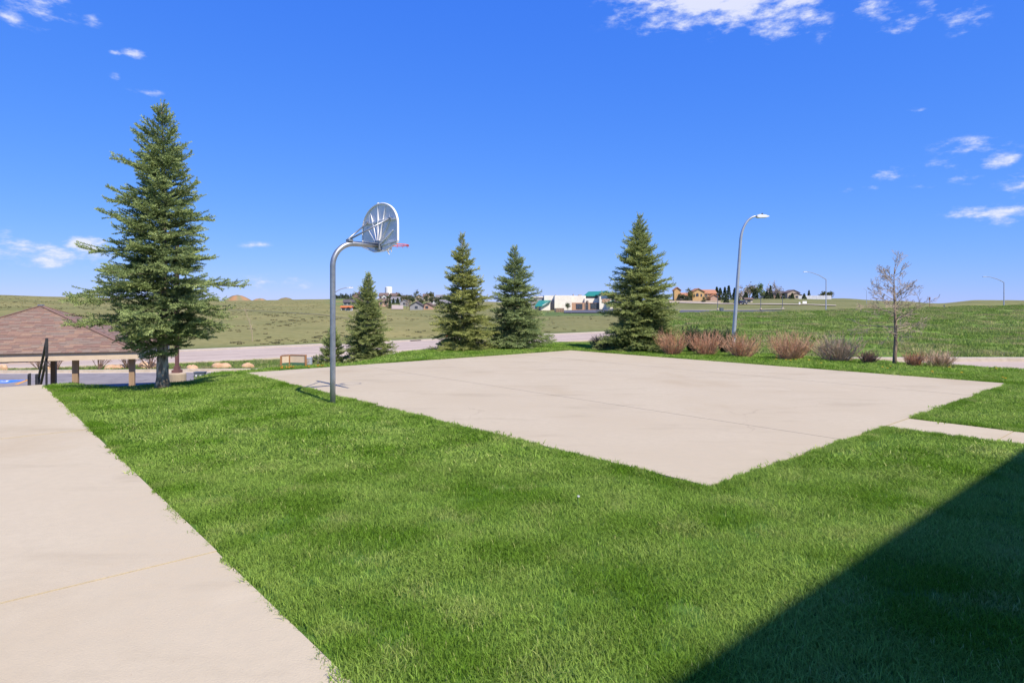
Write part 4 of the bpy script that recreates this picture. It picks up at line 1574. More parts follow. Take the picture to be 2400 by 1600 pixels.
handrail('handrail', 1.50, [(17.78, 1.05, 0.0), (19.7, .02, -.85)], 'tall black steel handrail at the head of the steps')
handrail('handrail', 1.50, [(20.0, .06, -.99), (20.32, .02, -.99)], 'short black rail hoop just behind the tall handrail')
handrail('handrail', 1.50, [(22.35, -.12, -.99), (22.72, -.18, -.99)], 'short black rail hoop left of the tall handrail')

# ------------------------------------------------------------------ boulders
def boulder(px, D, w, h, dpt, label, seed):
    r = np.random.default_rng(seed)
    nn, mm = 18, 9
    V_ = []
    f1, f2 = r.uniform(0, 6, 3), r.uniform(0, 6, 3)
    for j in range(mm):
        th = math.pi / 2 * j / (mm - 1)
        for k in range(nn):
            a = 2 * math.pi * k / nn
            q = 1 + .13 * math.sin(2 * a + f1[0]) + .09 * math.sin(3 * a + f1[1] + 2 * th) + .05 * math.sin(5 * a + f1[2]) + r.uniform(-.03, .03)
            V_.append((w / 2 * math.cos(a) * math.cos(th) ** .55 * q, dpt / 2 * math.sin(a) * math.cos(th) ** .55 * q, h * (math.sin(th) ** .8) * (1 + .12 * math.sin(2 * a + f2[0])) - .05 + (r.uniform(-.02, .02))))
    V_ = np.array(V_)
    V_[(mm - 1) * nn:] = V_[(mm - 1) * nn:].mean(0)
    ix = np.arange(nn * mm).reshape(mm, nn)
    nx = np.roll(ix, -1, 1)
    f4 = np.stack([ix[:-1], nx[:-1], nx[1:], ix[1:]], -1).reshape(-1, 4)
    o = np_obj('boulder', V_, f4, M['boulder'], None, None, True)
    o.location = at(px, D)
    o.scale = (.88, .88, .85)
    return tag(o, label, 'boulder', 'boulders along the verge')


boulder(449, 46.2, 1.05, .48, .8, 'pale orange boulder with pointed top, above the utility box', 1)
boulder(519, 48.3, 1.55, .46, .9, 'longest low pinkish boulder left of the wooden sign', 2)
boulder(581, 48.6, 1.0, .44, .8, 'rounded boulder nearest to the wooden sign', 3)
boulder(272, 47.2, 1.85, .42, 1.0, 'wide flat boulder seen in the middle bay of the shelter', 4)
boulder(345, 48.0, 1.7, .6, 1.0, 'boulder right of the right shelter post, half behind the spruce', 5)
boulder(8, 46.5, .8, .55, .7, 'boulder at the far left edge of the picture', 6)
boulder(112, 46.8, .9, .45, .8, 'boulder just right of the handrail behind the car park', 7)

# ------------------------------------------------------------------ wooden sign, boxes, lamp base
x0, y0, z0 = at(689, 50.0)
sgn = empty('entrance_sign', (x0, y0, z0), .12, 'angled beige panel sign with brown posts on the verge', 'sign')
P0, P1, P2 = Vector((-.92, -.25, 0)), Vector((-.42, .35, 0)), Vector((.92, -.1, 0))
for p, h in ((P0, .82), (P1, .84), (P2, .88)):
    MB().box((p.x, p.y, h / 2 - .1), (.13, .13, h + .2)).build('post', M['sign_wood'], sgn)
for a, b2 in ((P0, P1), (P1, P2)):
    d = (b2 - a).normalized()
    aa, bb_ = a + d * .08, b2 - d * .08
    MB().bar(aa + Vector((0, 0, .52)), bb_ + Vector((0, 0, .52)), .05, .54).build('panel', M['sign_panel'], sgn)
    MB().bar(aa + Vector((0, 0, .835)), bb_ + Vector((0, 0, .835)), .11, .07).build('cap_rail', M['sign_wood'], sgn)
    MB().bar(aa + Vector((0, 0, .12)), bb_ + Vector((0, 0, .12)), .04, .24).build('base_panel', M['green_base'], sgn)
x0, y0, z0 = at(723, 51.5)
o = MB()
o.box((0, 0, .24), (.5, .4, .5)).box((0, 0, .51), (.54, .44, .05))
o = o.build('utility_cabinet', M['pale_box'], None, bevel=.02)
o.location = (x0, y0, z0)
tag(o, 'pale grey utility cabinet right of the wooden sign', 'utility box')
bare_shrub('bare_shrub', 712, 51.0, .35, .5, 60, mt_r, 'small reddish shrub at the right end of the wooden sign', 41)
evergreen_bush('pine_shrub', 738, 52.0, .6, .3, 'small green bush right of the pale utility cabinet', 42)
# dark utility box at the bank edge
x0, y0 = (469 - 1200) / F * 20.0, 20.0
zb = CAMH - (884 - HZ) / F * 20.0
ub = empty('junction_box', (x0, y0, zb), .1, 'dark grey box with pale stickers at the lawn edge behind the spruce', 'utility box')
MB().box((0, 0, -.35), (.30, .22, 1.0)).build('cabinet', M['utility'], ub, bevel=.01)
MB().box((0, 0, .165), (.325, .245, .03)).build('lid', M['utility'], ub)
for dx in (-.075, .055):
    MB().box((dx, -.116, .06), (.05, .012, .06)).build('sticker', M['white_paint'], ub)
# brown lamp post on a round concrete base
x0, y0 = (415 - 1200) / F * 22.5, 22.5
zt = CAMH - (873 - HZ) / F * 22.5
lp = empty('parking_lamp', (x0, y0, LOTZ), 0, 'brown lamp post on a round concrete base behind the spruce trunk', 'lamp post')
hb_ = zt - LOTZ
b = MB()
b.tube([(0, 0, -.2), (0, 0, hb_ - .05), (0, 0, hb_ - .02), (0, 0, hb_)], [.30, .30, .29, .26], 20)
b.build('base', mat('lamp_base', (.42, .34, .24), .9, (.36, .29, .2), 3., bump=.3), lp)
b = MB()
b.box((0, 0, hb_ + .05), (.26, .26, .10))
b.box((0, 0, hb_ + .16), (.17, .17, .14))
b.box((0, 0, hb_ + 2.5), (.10, .10, 4.7))
b.build('pole', M['lampbrown'], lp)
b = MB()
b.box((0, -.28, hb_ + 4.84), (.32, .5, .14))
b.build('luminaire', M['lampbrown'], lp, bevel=.03)
MB().box((0, -.28, hb_ + 4.765), (.24, .4, .01)).build('lens', M['white_paint'], lp)

# ------------------------------------------------------------------ street lamps
def davit_lamp(px, D, ztop, reach, side, label, r0=.11, r1=.055, lean=0.0, z=None, bend=1.6):
    x0, y0, z0 = at(px, D)
    if z is not None:
        z0 = z
    root = empty('street_lamp', (x0, y0, z0), 0, label, 'street lamp')
    Ht = ztop - z0
    pts, n = [], 16
    for k in range(n + 1):
        t = k / n
        pts.append(Vector((side * lean * t, 0, t * (Ht - bend))))
    px_, pz = pts[-1].x, pts[-1].z
    sx = abs(reach)
    for k in range(1, 13):
        a = math.pi / 2 * k / 12
        pts.append(Vector((px_ + side * (sx * (1 - math.cos(a)) + lean * .10 * math.sin(a)), 0, pz + bend * math.sin(a))))
    m = len(pts)
    MB().tube(pts, [r0 + (r1 - r0) * k / (m - 1) for k in range(m)], 14).build('pole', M['lamp_steel'], root, True)
    MB().tube([(0, 0, -.1), (0, 0, .25), (0, 0, .30)], [r0 * 1.7, r0 * 1.7, r0 * 1.2], 14).build('base', M['lamp_steel'], root)
    e = pts[-1]
    b = MB()
    L = .62
    outl = [(0, -.05), (.12, -.09), (.5, -.07), (L, -.03), (L, .0), (.45, .06), (.15, .09), (0, .05)]
    b.extrude(outl, e + Vector((0, -.13, 0)), (side, 0, 0), (0, 0, 1), (0, 1, 0), .26)
    lu = b.build('luminaire', M['white_paint'], root, bevel=.02)
    MB().tube([e + Vector((side * .3, 0, .07)), e + Vector((side * .3, 0, .15))], .045, 8).build('photocell', M['black'], lu)
    return root


davit_lamp(1716, 32.0, CAMH + (HZ - 507) / F * 32.0, .75, 1, 'tall leaning galvanised street lamp with curved top behind the shrubs', .105, .045, .42, bend=1.3)
davit_lamp(776, 86.0, CAMH + (HZ - 674) / F * 86.0, 2.4, 1, 'distant curved street lamp peeking out right of the basketball pole', .1, .05, 0, bend=1.8)


def arm_lamp(px, D, ytop, tip_px, tip_y, label, pr=.09):
    x0, y0, z0 = at(px, D)
    root = empty('street_lamp', (x0, y0, z0), 0, label, 'street lamp')
    zt = CAMH + (HZ - ytop) / F * D - z0
    MB().tube([(0, 0, -.2), (0, 0, zt)], [pr, pr * .7], 8).build('pole', M['lamp_steel'], root)
    tx = (tip_px - px) / F * D
    tz = CAMH + (HZ - tip_y) / F * D - z0
    MB().tube([(0, 0, zt - .05), (tx * .35, 0, zt + (tz - zt) * .52), (tx * .75, 0, tz - .03 * abs(tx)), (tx, 0, tz)], [pr * .7, pr * .6, pr * .5, pr * .45], 6).build('arm', M['lamp_steel'], root)
    MB().box((tx * 1.06, 0, tz - .03), (abs(tx) * .2, .25, .12)).build('luminaire', M['lamp_steel'], root, bevel=.03)
    return root


arm_lamp(1936, 118.0, 654, 1890, 637, 'straight armed street lamp between the tall lamp and the leafless tree', .11)
arm_lamp(2353, 125.0, 661, 2310, 648, 'straight armed street lamp at the right edge of the picture', .11)
arm_lamp(2031, 260.0, 680, 2022, 676, 'tiny far street lamp left of the leafless tree', .09)
for (px, D, yt, lab) in ((1682, 196, 688, 'thin car park lamp pole left of the tall street lamp'), (1783, 196, 696, 'dark car park lamp pole in front of the far trees'), (1834, 200, 694, 'dark car park lamp pole below the tan house')):
    x0, y0, z0 = at(px, D)
    root = empty('car_park_lamp', (x0, y0, z0), 0, lab, 'lamp post')
    zt = CAMH + (HZ - yt) / F * D - z0
    MB().tube([(0, 0, -.2), (0, 0, zt)], .09, 6).build('pole', M['utility'], root)
    MB().box((0, 0, zt), (.9, .4, .16)).build('luminaire', M['utility'], root)
    MB().tube([(0, 0, -.2), (0, 0, .7)], .3, 10).build('base', M['kerb'], root)
x0, y0, z0 = at(2179, 230.0)
root = empty('utility_pole', (x0, y0, z0 - .2), 0, 'thin utility pole behind the right side of the leafless tree', 'pole')
MB().tube([(0, 0, 0), (0, 0, 5.2)], .10, 6).build('pole', M['sign_wood'], root)
MB().box((0, 0, 4.6), (.35, .3, .9)).build('transformer', M['lampbrown'], root)
x0, y0, z0 = at(2213, 190.0)
root = empty('well_head', (x0, y0, z0 - .3), 0, 'dark small pipe stand on the skyline right of the leafless tree', 'pipe stand')
MB().tube([(0, 0, 0), (0, 0, 2.5)], .16, 6).build('pipe', M['utility'], root)
MB().box((0, 0, .7), (.9, .5, 1.1)).build('cabinet', M['utility'], root)

# marker post with flags, road lids, drain
x0, y0, z0 = at(1048, 46.0)
root = empty('marker_post', (x0, y0, z0), 0, 'thin grey marker post with red and blue tags at the yellow green spruce', 'marker post')
zt = CAMH - (766 - HZ) / F * 46 - z0
MB().tube([(0, 0, -.1), (0, 0, zt)], .022, 6).build('post', M['galv'], root)
MB().box((.02, -.03, zt - .65), (.20, .02, .16)).build('red_tag', M['red'], root)
MB().box((.02, -.03, zt - .04), (.26, .02, .13)).build('blue_tag', M['blue'], root)
for (px, py, w, m_, lab) in ((1001, 827, .9, 'lidred', 'rust red utility lid set in the pavement'), (1030, 826.5, .9, 'iron', 'dark drain grate set in the pavement')):
    D = 4.8 * F / (py - HZ)
    x0, y0, z0 = at(px, D)
    b = MB().box((0, 0, 0), (w, w * .9, .06))
    for k in range(5):
        b.box((0, -w * .36 + k * w * .18, .04), (w * .9, .05, .03))
    o = b.build('road_lid', M[m_])
    o.location = (x0, y0, z0 + .1)
    tag(o, lab, 'road lid')
xk_, yk_ = roadpt(50.0, 74.9)
u_s = np.linspace(30, 90, 400)
best = min(u_s, key=lambda q: abs(1200 + F * roadpt(q, 74.25)[0] / roadpt(q, 74.25)[1] - 974))
xk_, yk_ = roadpt(float(best), 74.22)
root = empty('storm_drain', (xk_, yk_, H(xk_, yk_) + .02), TH, 'dark storm drain inlet in the far kerb of the road', 'drain')
MB().box((0, .06, .09), (1.5, .12, .11)).build('inlet', M['iron'], root)
MB().box((0, .06, .165), (1.8, .3, .03)).build('hood', M['kerb'], root)

# dandelions and orange flowers
def flower(px, py, m_, lab, grp, s=.03, z=0.0, nm='dandelion'):
    D = (CAMH - z) * F / (py - HZ)
    x0 = (px - 1200) / F * D
    u, v = xy2uv(x0, D)
    z0 = H(x0, D)
    root = empty(nm, (x0, D, z0), random.uniform(0, 6), lab, 'flower', grp)
    hgt_ = .085 + random.uniform(0, .03)
    MB().tube([(0, 0, 0), (.008, 0, hgt_)], .004, 4).build('stem', M['stem'], root)
    b = MB()
    nn = 10
    for k in range(nn):
        a, a2 = 2 * math.pi * k / nn, 2 * math.pi * (k + 1) / nn
        b.poly([(.008, 0, hgt_ + .012), (s * math.cos(a), s * math.sin(a), hgt_ + random.uniform(.0, .01)), (s * math.cos(a2), s * math.sin(a2), hgt_ + random.uniform(0, .01))])
        b.poly([(.008, 0, hgt_ - .01), (s * math.cos(a2), s * math.sin(a2), hgt_), (s * math.cos(a), s * math.sin(a), hgt_)])
    b.build('flower_head', M[m_], root)


for (px, py) in ((1819, 846), (1842, 848), (1853, 850), (1865, 849), (1896, 849), (1924, 857), (2068, 866), (2080, 868), (2087, 865), (2185, 877), (2186, 880), (2254, 881), (2350, 892), (2356, 893), (2335, 868), (2225, 866)):
    flower(px, py, 'yellow_fl', 'yellow dandelion in the grass strip along the right side of the court', 'dandelions along the right court edge')
for k in range(24):
    px = 657 + random.uniform(0, 105) if k > 4 else 657 + random.uniform(0, 60)
    py = 867.5 - (px - 657) * .05 - random.uniform(-1.6, 2.6)
    flower(px, py, 'orange_fl', 'orange yellow flower in the strip behind the left court edge', 'orange flowers behind the court', .022, -.02, 'garden_flower')
flower(1356, 1187, 'net', 'single white seed head in the lawn below the court corner', None, .013, .0, 'seed_head')

# ------------------------------------------------------------------ far houses
def hm(n, c):
    return mat(n, c, .85, tuple(k * .9 for k in c), .6)


WALL = {'cream': hm('wall_cream', (.55, .48, .38)), 'brown': hm('wall_brown', (.22, .16, .125)), 'grey': hm('wall_grey', (.30, .30, .31)), 'white': hm('wall_white', (.68, .66, .63)),
        'salmon': hm('wall_salmon', (.48, .31, .235)), 'ochre': hm('wall_ochre', (.58, .37, .17)), 'tan': hm('wall_tan', (.44, .36, .275)), 'blue': hm('wall_blue', (.30, .34, .40))}
ROOF = {'dark': hm('roof_dark', (.095, .085, .09)), 'brown': hm('roof_brown', (.16, .115, .095)), 'orange': hm('roof_clay', (.42, .20, .11)), 'grey': hm('roof_grey', (.21, .20, .21)), 'rust': hm('roof_rust', (.55, .16, .05))}
GLASS = mat('far_glass', (.035, .045, .06), .15, (.06, .07, .09), 1., spec=.6)
GARAGE = hm('garage_door', (.6, .57, .52))


def gable(root, w, d, hw, hr, wall, roof, axis, ox=0.0, oy=0.0, oz=0.0, over=.45, th=.28):
    """one gabled block; axis 'x' = ridge along x, 'y' = gable end towards the viewer"""
    b = MB()
    if axis == 'x':
        o = [(-d / 2, -.6), (d / 2, -.6), (d / 2, hw), (0, hw + hr), (-d / 2, hw)]
        b.extrude(o, (ox - w / 2, oy, oz), (0, 1, 0), (0, 0, 1), (1, 0, 0), w)
    else:
        o = [(-w / 2, -.6), (w / 2, -.6), (w / 2, hw), (0, hw + hr), (-w / 2, hw)]
        b.extrude(o, (ox, oy - d / 2, oz), (1, 0, 0), (0, 0, 1), (0, 1, 0), d)
    b.build('wall', wall, root)
    r = MB()
    span = (d if axis == 'x' else w) / 2
    sl = hr / span
    e = span + over
    prof = [(-e, hw - over * sl + .02), (0, hw + hr + .02), (e, hw - over * sl + .02), (e, hw - over * sl + th), (0, hw + hr + th), (-e, hw - over * sl + th)]
    if axis == 'x':
        r.extrude(prof, (ox - w / 2 - over, oy, oz), (0, 1, 0), (0, 0, 1), (1, 0, 0), w + 2 * over)
    else:
        r.extrude(prof, (ox, oy - d / 2 - over, oz), (1, 0, 0), (0, 0, 1), (0, 1, 0), d + 2 * over)
    return r.build('roof', roof, root)


def window(root, x, y, z, w, h):
    MB().box((x, y - .04, z), (w, .10, h)).build('window', GLASS, root)
    

def house(px, D, w, d, hw, hr, wall, roof, axis, label, rz=0.0, wing=None, wins=3, garage=False, chim=False, dz=0.0, name='house', cat='house'):
    x0, y0, z0 = at(px, D)
    root = empty(name, (x0, y0, z0 + dz), rz, label, cat)
    rf = gable(root, w, d, hw, hr, WALL[wall], ROOF[roof], axis)
    if wing:
        gable(root, wing[0], wing[1], wing[2], wing[3], WALL[wing[5] if len(wing) > 5 else wall], ROOF[roof], 'y', wing[4], -d / 2 - wing[1] / 2 + .6)
    for k in range(wins):
        x = -w / 2 + w * (k + .5) / wins
        if wing and abs(x - wing[4]) < wing[0] / 2 + .7:
            continue
        window(root, x, -d / 2, hw * .58 if hw < 4 else hw * .78, 1.5, 1.3)
        if hw > 4:
            window(root, x, -d / 2, hw * .3, 1.6, 1.5)
    if wing:
        if garage:
            MB().box((wing[4], -d / 2 - wing[1] + .6 - .04, 1.15), (wing[0] * .62, .1, 2.2)).build('garage_door', GARAGE, root)
        else:
            window(root, wing[4], -d / 2 - wing[1] + .6, wing[2] * .62, 1.6, 1.4)
    if chim:
        MB().box((w * .22, 0, hw + hr + .2), (.9, .9, 1.6)).build('chimney', M['lampbrown'], rf)
    return root


house(838, 455, 5.5, 8, 4.6, 2.2, 'brown', 'dark', 'y', 'dark brown gabled house on the hillside left of the slender spruce', 0, (5, 3, 2.6, 1.6, 2.5), 1, chim=True)
house(820, 385, 6.8, 5, 2.0, 1.5, 'grey', 'dark', 'x', 'long low grey house below the dark brown gabled house', .1, None, 3)
house(900, 560, 7.5, 7, 3.6, 2.4, 'white', 'brown', 'x', 'white house with brown roof right below the water tower', 0, (4, 3, 3, 1.8, 1.4), 3)
house(925, 585, 8, 7, 3.4, 2.3, 'brown', 'brown', 'x', 'brown house directly right of the white one below the water tower', -.2, (3, 2, 3.4, 1.5, -2), 3, chim=True)
house(952, 560, 10, 7, 2.8, 2.0, 'brown', 'dark', 'x', 'wide dark roofed house in the middle of the hilltop row', 0, None, 4)
house(982, 565, 6, 6, 3.6, 2.0, 'tan', 'brown', 'y', 'narrow tan house in the hilltop row between two wider ones', .1, None, 2)
house(1004, 575, 9, 7, 3.8, 2.4, 'cream', 'brown', 'x', 'cream house with brown roof near the right end of the hilltop row', 0, (4, 3, 3.5, 1.8, 2), 3)
house(1033, 590, 9, 7, 3.4, 2.2, 'white', 'grey', 'x', 'white house with grey roof at the left edge of the yellow green spruce', .1, (3.5, 3, 3, 1.6, 2.5), 3)
house(928, 470, 6, 6, 2.6, 1.8, 'blue', 'grey', 'x', 'bluish house with grey roof on the middle of the slope', 0, None, 2)
house(1018, 455, 5.0, 5, 2.6, 1.4, 'white', 'brown', 'x', 'small white house below the right end of the hilltop row', 0, None, 2)
house(978, 332, 6.5, 7, 2.2, 1.9, 'grey', 'dark', 'y', 'low grey house with white gable trim at the foot of the hillside', 0, None, 1)
house(1004, 336, 6.2, 7, 1.9, 1.5, 'salmon', 'brown', 'y', 'low salmon coloured house with brown roof at the foot of the hillside', -.1, None, 1)
house(1045, 400, 7, 6, 2.6, 1.8, 'white', 'grey', 'x', 'white walled house with grey roof just left of the yellow green spruce', .1, None, 3)
house(948, 400, 5, 5, 2.4, 1.5, 'grey', 'grey', 'y', 'small grey house beside the hillside street', .1, None, 1)
house(899, 380, 5.5, 6, 3.0, 1.6, 'salmon', 'brown', 'x', 'salmon house right of the slender spruce beside the hillside street', .2, None, 2)
house(813, 300, 4.6, 3.5, 1.5, .5, 'white', 'rust', 'x', 'white shed with bright orange roof below the hillside', 0, (1.6, 2, 1.4, .2, 1.6), 2, name='shed', cat='shed')
house(1441, 420, 8, 6, 3.2, 2.2, 'white', 'brown', 'x', 'white house peeking out right of the green roofed building', .1, None, 3)

# water tank
D = 1250.0
x0 = (911 - 1200) / F * D
zt = CAMH + (HZ - 672) / F * D
wt = empty('water_tank', (x0, D, 4.0), 0, 'white cylindrical water tank above the hilltop houses', 'water tank')
hh = zt - 4.0
MB().tube([(0, 0, 0), (0, 0, hh - 1.2), (0, 0, hh - .4)], [6.8, 6.8, 6.2], 32).build('tank_shell', hm('tank_white', (.78, .78, .78)), wt, False)
MB().tube([(0, 0, hh - .4), (0, 0, hh + .2)], [6.2, 1.0], 32).build('tank_roof', hm('tank_white', (.78, .78, .78)), wt)
MB().box((-6.9, -.8, hh / 2), (.5, .6, hh)).build('ladder', hm('tank_grey', (.35, .35, .37)), wt)

# green roofed building
D = 330.0
k_ = D / F
x0, y0, z0 = at(1310, D)
sb = empty('school_building', (x0, y0, CAMH - (725 - HZ) * k_), 0, 'white low building with green metal roofs and brick entrance between the spruces', 'building')


def lx(px):
    return (px - 1310) * k_


def lz(py):
    return (725 - py) * k_


WH, BR = hm('school_white', (.80, .75, .64)), hm('school_brick', (.45, .28, .19))
GR = mat('green_metal', (.025, .22, .165), .45, (.02, .19, .14), .8, spec=.5)
GY = hm('school_grey', (.33, .31, .31))
BK = hm('school_dark_brick', (.22, .17, .15))


def sbox(nm, p0, p1, t0, t1, y_, d, m_):
    return MB().box(((lx(p0) + lx(p1)) / 2, y_ + d / 2, (lz(t0) + lz(t1)) / 2), (lx(p1) - lx(p0), d, lz(t0) - lz(t1))).build(nm, m_, sb)


sbox('gym_wall', 1300, 1340, 692, 727, 0, 22, WH)
sbox('hall_wall', 1276.5, 1300, 692.0, 727, 5, 17, WH)
sbox('hall_wall', 1340, 1376, 692.4, 727, 6, 16, WH)
sbox('rear_wall', 1247, 1276.5, 694.8, 727, 9, 12, GY)
sbox('parapet', 1247, 1276.5, 694, 697, 8.6, .4, WH)
sbox('shaded_side_wall', 1288, 1300, 703, 727, 4.3, .68, GY)  # grey corrugated return wall as a front-facing panel, its shade put into the colour
sbox('link_wall', 1372, 1408, 699, 727, 3.2, 2.7, WH)
sbox('brick_wall', 1340, 1412, 709.2, 727, 2.0, 1.15, BR)
for p0, p1, t0, t1 in ((1351, 1366, 712.2, 724), (1385, 1408, 711, 723.8)):
    sbox('window', p0, p1, t0, t1, 1.82, .3, GLASS)
    for q in np.linspace(p0, p1, 5)[1:-1]:
        sbox('mullion', q - .25, q + .25, t0, t1, 1.76, .08, M['utility'])
    sbox('lintel', p0 - .5, p1 + .5, t0 - .9, t0, 1.7, .35, BK)
sbox('recess_shade_panel', 1371.5, 1380, 709.6, 726, 1.86, .3, BK)  # dark panel proud of the brick; the recessed entry's shade is its colour
sbox('door', 1374, 1379, 714, 725.5, 1.78, .2, GLASS)
sbox('brick_pier', 1335, 1340, 704, 727, 1.6, 3, BK)
sbox('brick_pier', 1376, 1380, 704.5, 710, 1.4, 2, BK)
# shed roof annex
an = MB()
an.extrude([(lx(1266), -.4), (lx(1288), -.4), (lx(1288), lz(706)), (lx(1266), lz(717))], (0, -6, 0), (1, 0, 0), (0, 0, 1), (0, 1, 0), 9)
an.build('annex_wall', WH, sb)
rf = MB()
p = [(lx(1252), -7, lz(717)), (lx(1270), -7.2, lz(717)), (lx(1289), -7.2, lz(705.0)), (lx(1289), 5, lz(703.2)), (lx(1264), 5, lz(703.8))]
rf.poly(p)
rf.poly([(a, b_, c - .35) for a, b_, c in p][::-1])
for i in range(5):
    a, b_ = p[i], p[(i + 1) % 5]
    rf.poly([b_, a, (a[0], a[1], a[2] - .35), (b_[0], b_[1], b_[2] - .35)])
rf.build('annex_roof', GR, sb)
MB().box(((lx(1254) + lx(1266)) / 2, -2, lz(721)), (lx(1266) - lx(1254), 8, lz(717) - lz(725))).build('annex_wall', GY, sb)
# clerestory tower with gable
tw = MB()
xa, xb = lx(1405), lx(1433)
xm = (xa + xb) / 2
tw.extrude([(xa, 0), (xb, 0), (xb, lz(695)), (xm, lz(684.5)), (xa, lz(692.5))], (0, 0, 0), (1, 0, 0), (0, 0, 1), (0, 1, 0), 13)
tw.build('tower_wall', WH, sb)
sbox('tower_wall', 1375, 1404.5, 691.5, 705, 8, 10, GY)
tr_ = MB()
q = [(xa - 1.2, lz(692.6)), (xm, lz(683.0)), (xb + 1.6, lz(691.5)), (xb + 1.6, lz(691.5) + .5), (xm, lz(681.2)), (xa - 1.2, lz(692.6) + .5)]
tr_.extrude(q, (0, -1, 0), (1, 0, 0), (0, 0, 1), (0, 1, 0), 14.5)
tr_.build('tower_roof', GR, sb)
tr_ = MB()
q2 = [(lx(1372), 6.5, lz(691.8)), (lx(1403), 6.5, lz(691.8)), (xm, 13, lz(681.0)), (lx(1386), 13, lz(682))]
tr_.poly(q2)
tr_.poly([(a, b_ + .02, c - .5) for a, b_, c in q2][::-1])
tr_.poly([q2[1], q2[0], (q2[0][0], q2[0][1], q2[0][2] - .5), (q2[1][0], q2[1][1], q2[1][2] - .5)])
tr_.build('tower_roof', GR, sb)
gw = MB()
gw.extrude([(lx(1409), lz(700.5)), (lx(1429), lz(699)), (lx(1429), lz(694.5)), (lx(1418), lz(687.5)), (lx(1409), lz(692.5))], (0, -.12, 0), (1, 0, 0), (0, 0, 1), (0, 1, 0), .3)
gw.build('gable_window', mat('gable_glass', (.06, .10, .17), .2, (.09, .14, .22), .5, spec=.6), sb)
sbox('tower_brick', 1411, 1430, 700.5, 709, -.2, .4, BR)
cn_ = MB()
p = [(lx(1414), -6, lz(712)), (lx(1436), -6, lz(703.5)), (lx(1440), 0, lz(702.5)), (lx(1420), 0, lz(709))]
cn_.poly(p)
cn_.poly([(a, b_, c - .3) for a, b_, c in p][::-1])
cn_.build('porch_roof', GR, sb)
sbox('porch_wall', 1416, 1436, 711, 727, -.4, .35, WH)
for (p0, p1, t0) in ((1347, 1349.5, 688.5), (1360, 1368, 689.5), (1304, 1306, 689.8)):
    sbox('roof_unit', p0, p1, t0, 693, 9, 3, GY)
x0, y0, z0 = at(1311, 285.0)
en = empty('bin_enclosure', (x0, y0, z0 - .1), .1, 'small brown board enclosure in front of the green roofed building', 'enclosure')
for k in range(8):
    MB().box((-1.6 + k * .45, -1.2, .95), (.42, .08, 1.9 + .05 * (k % 2))).build('board', hm('enclosure_board_%s' % 'ab'[k % 2], ((.20, .13, .09), (.27, .18, .12))[k % 2]), en)
for s_ in (-1, 1):
    MB().box((s_ * 1.9, 0, .95), (.1, 2.4, 1.9)).build('side_panel', BK, en)

# stucco house on the right
x0, y0, z0 = at(1636, 325.0)
root = empty('stucco_house', (x0, y0, z0 - .2), -.05, 'large ochre stucco house with clay tile roof right of the broad spruce', 'house')
gable(root, 5.8, 8, 4.6, 1.6, WALL['ochre'], ROOF['orange'], 'y', -1.2, -2)
gable(root, 7.5, 8, 3.8, 1.8, WALL['ochre'], ROOF['orange'], 'x', 4.6, 1.0)
gable(root, 5, 6, 2.8, 1.2, WALL['tan'], ROOF['orange'], 'x', -7.2, 1)
gable(root, 3.2, 4, 5.6, 1.3, WALL['ochre'], ROOF['orange'], 'y', -10.6, 1)
gable(root, 3.6, 4, 2.2, 1.0, WALL['salmon'], ROOF['orange'], 'y', 6.4, -4.6)
b = MB()
b.extrude([(-.65, 0), (.65, 0), (.65, 1.0)] + [(.65 * math.cos(a), 1.0 + .65 * math.sin(a)) for a in np.linspace(0, math.pi, 9)[1:-1]] + [(-.65, 1.0)], (-1.8, -6.1, 2.3), (1, 0, 0), (0, 0, 1), (0, 1, 0), .2)
b.build('arched_window', GLASS, root)
for (x, z, w, h) in ((.2, 2.9, .7, 1.3), (-3.2, 2.7, .6, 1.0)):
    window(root, x, -6.0, z, w, h)
for x in (3.2, 5.2, 7.2):
    window(root, x, -3.0, 2.7, .9, 1.2)
for x in (-8.2, -6.4):
    window(root, x, -2.0, 1.8, 1.0, 1.2)
# retaining wall below it
o = MB()
for k in range(9):
    o.box((-12 + k * 2.7, 0, .55 + .05 * math.sin(k)), (2.66, .6, 1.1))
o = o.build('retaining_wall', hm('retaining_stone', (.45, .36, .27)))
o.location = at(1634, 300.0, -.3)
tag(o, 'low tan retaining wall below the ochre stucco house', 'wall')
house(1854, 430, 8.2, 8, 4.4, 1.8, 'tan', 'brown', 'y', 'tall tan gabled house beside the white fence', 0, (7.4, 3, 2.6, 1.5, 1.0), 2, dz=-.6)
house(1822, 435, 8, 7, 4.0, 1.6, 'brown', 'dark', 'x', 'dark brown house attached left of the tall tan gabled house', 0, None, 3, dz=-.6)
house(1733, 420, 7, 6, 2.6, 1.6, 'tan', 'grey', 'x', 'half hidden tan house behind the tall street lamp', 0, None, 2, dz=-.6)
house(1753, 300, 3.4, 2.6, 1.5, .5, 'cream', 'brown', 'x', 'small cream shed with brown roof beside the dark parked car', 0, None, 1, name='shed', cat='shed')
house(1800, 450, 8, 6, 2.8, 1.6, 'salmon', 'brown', 'x', 'low reddish house among the far trees right of the tall lamp', 0, None, 3, dz=-.6)
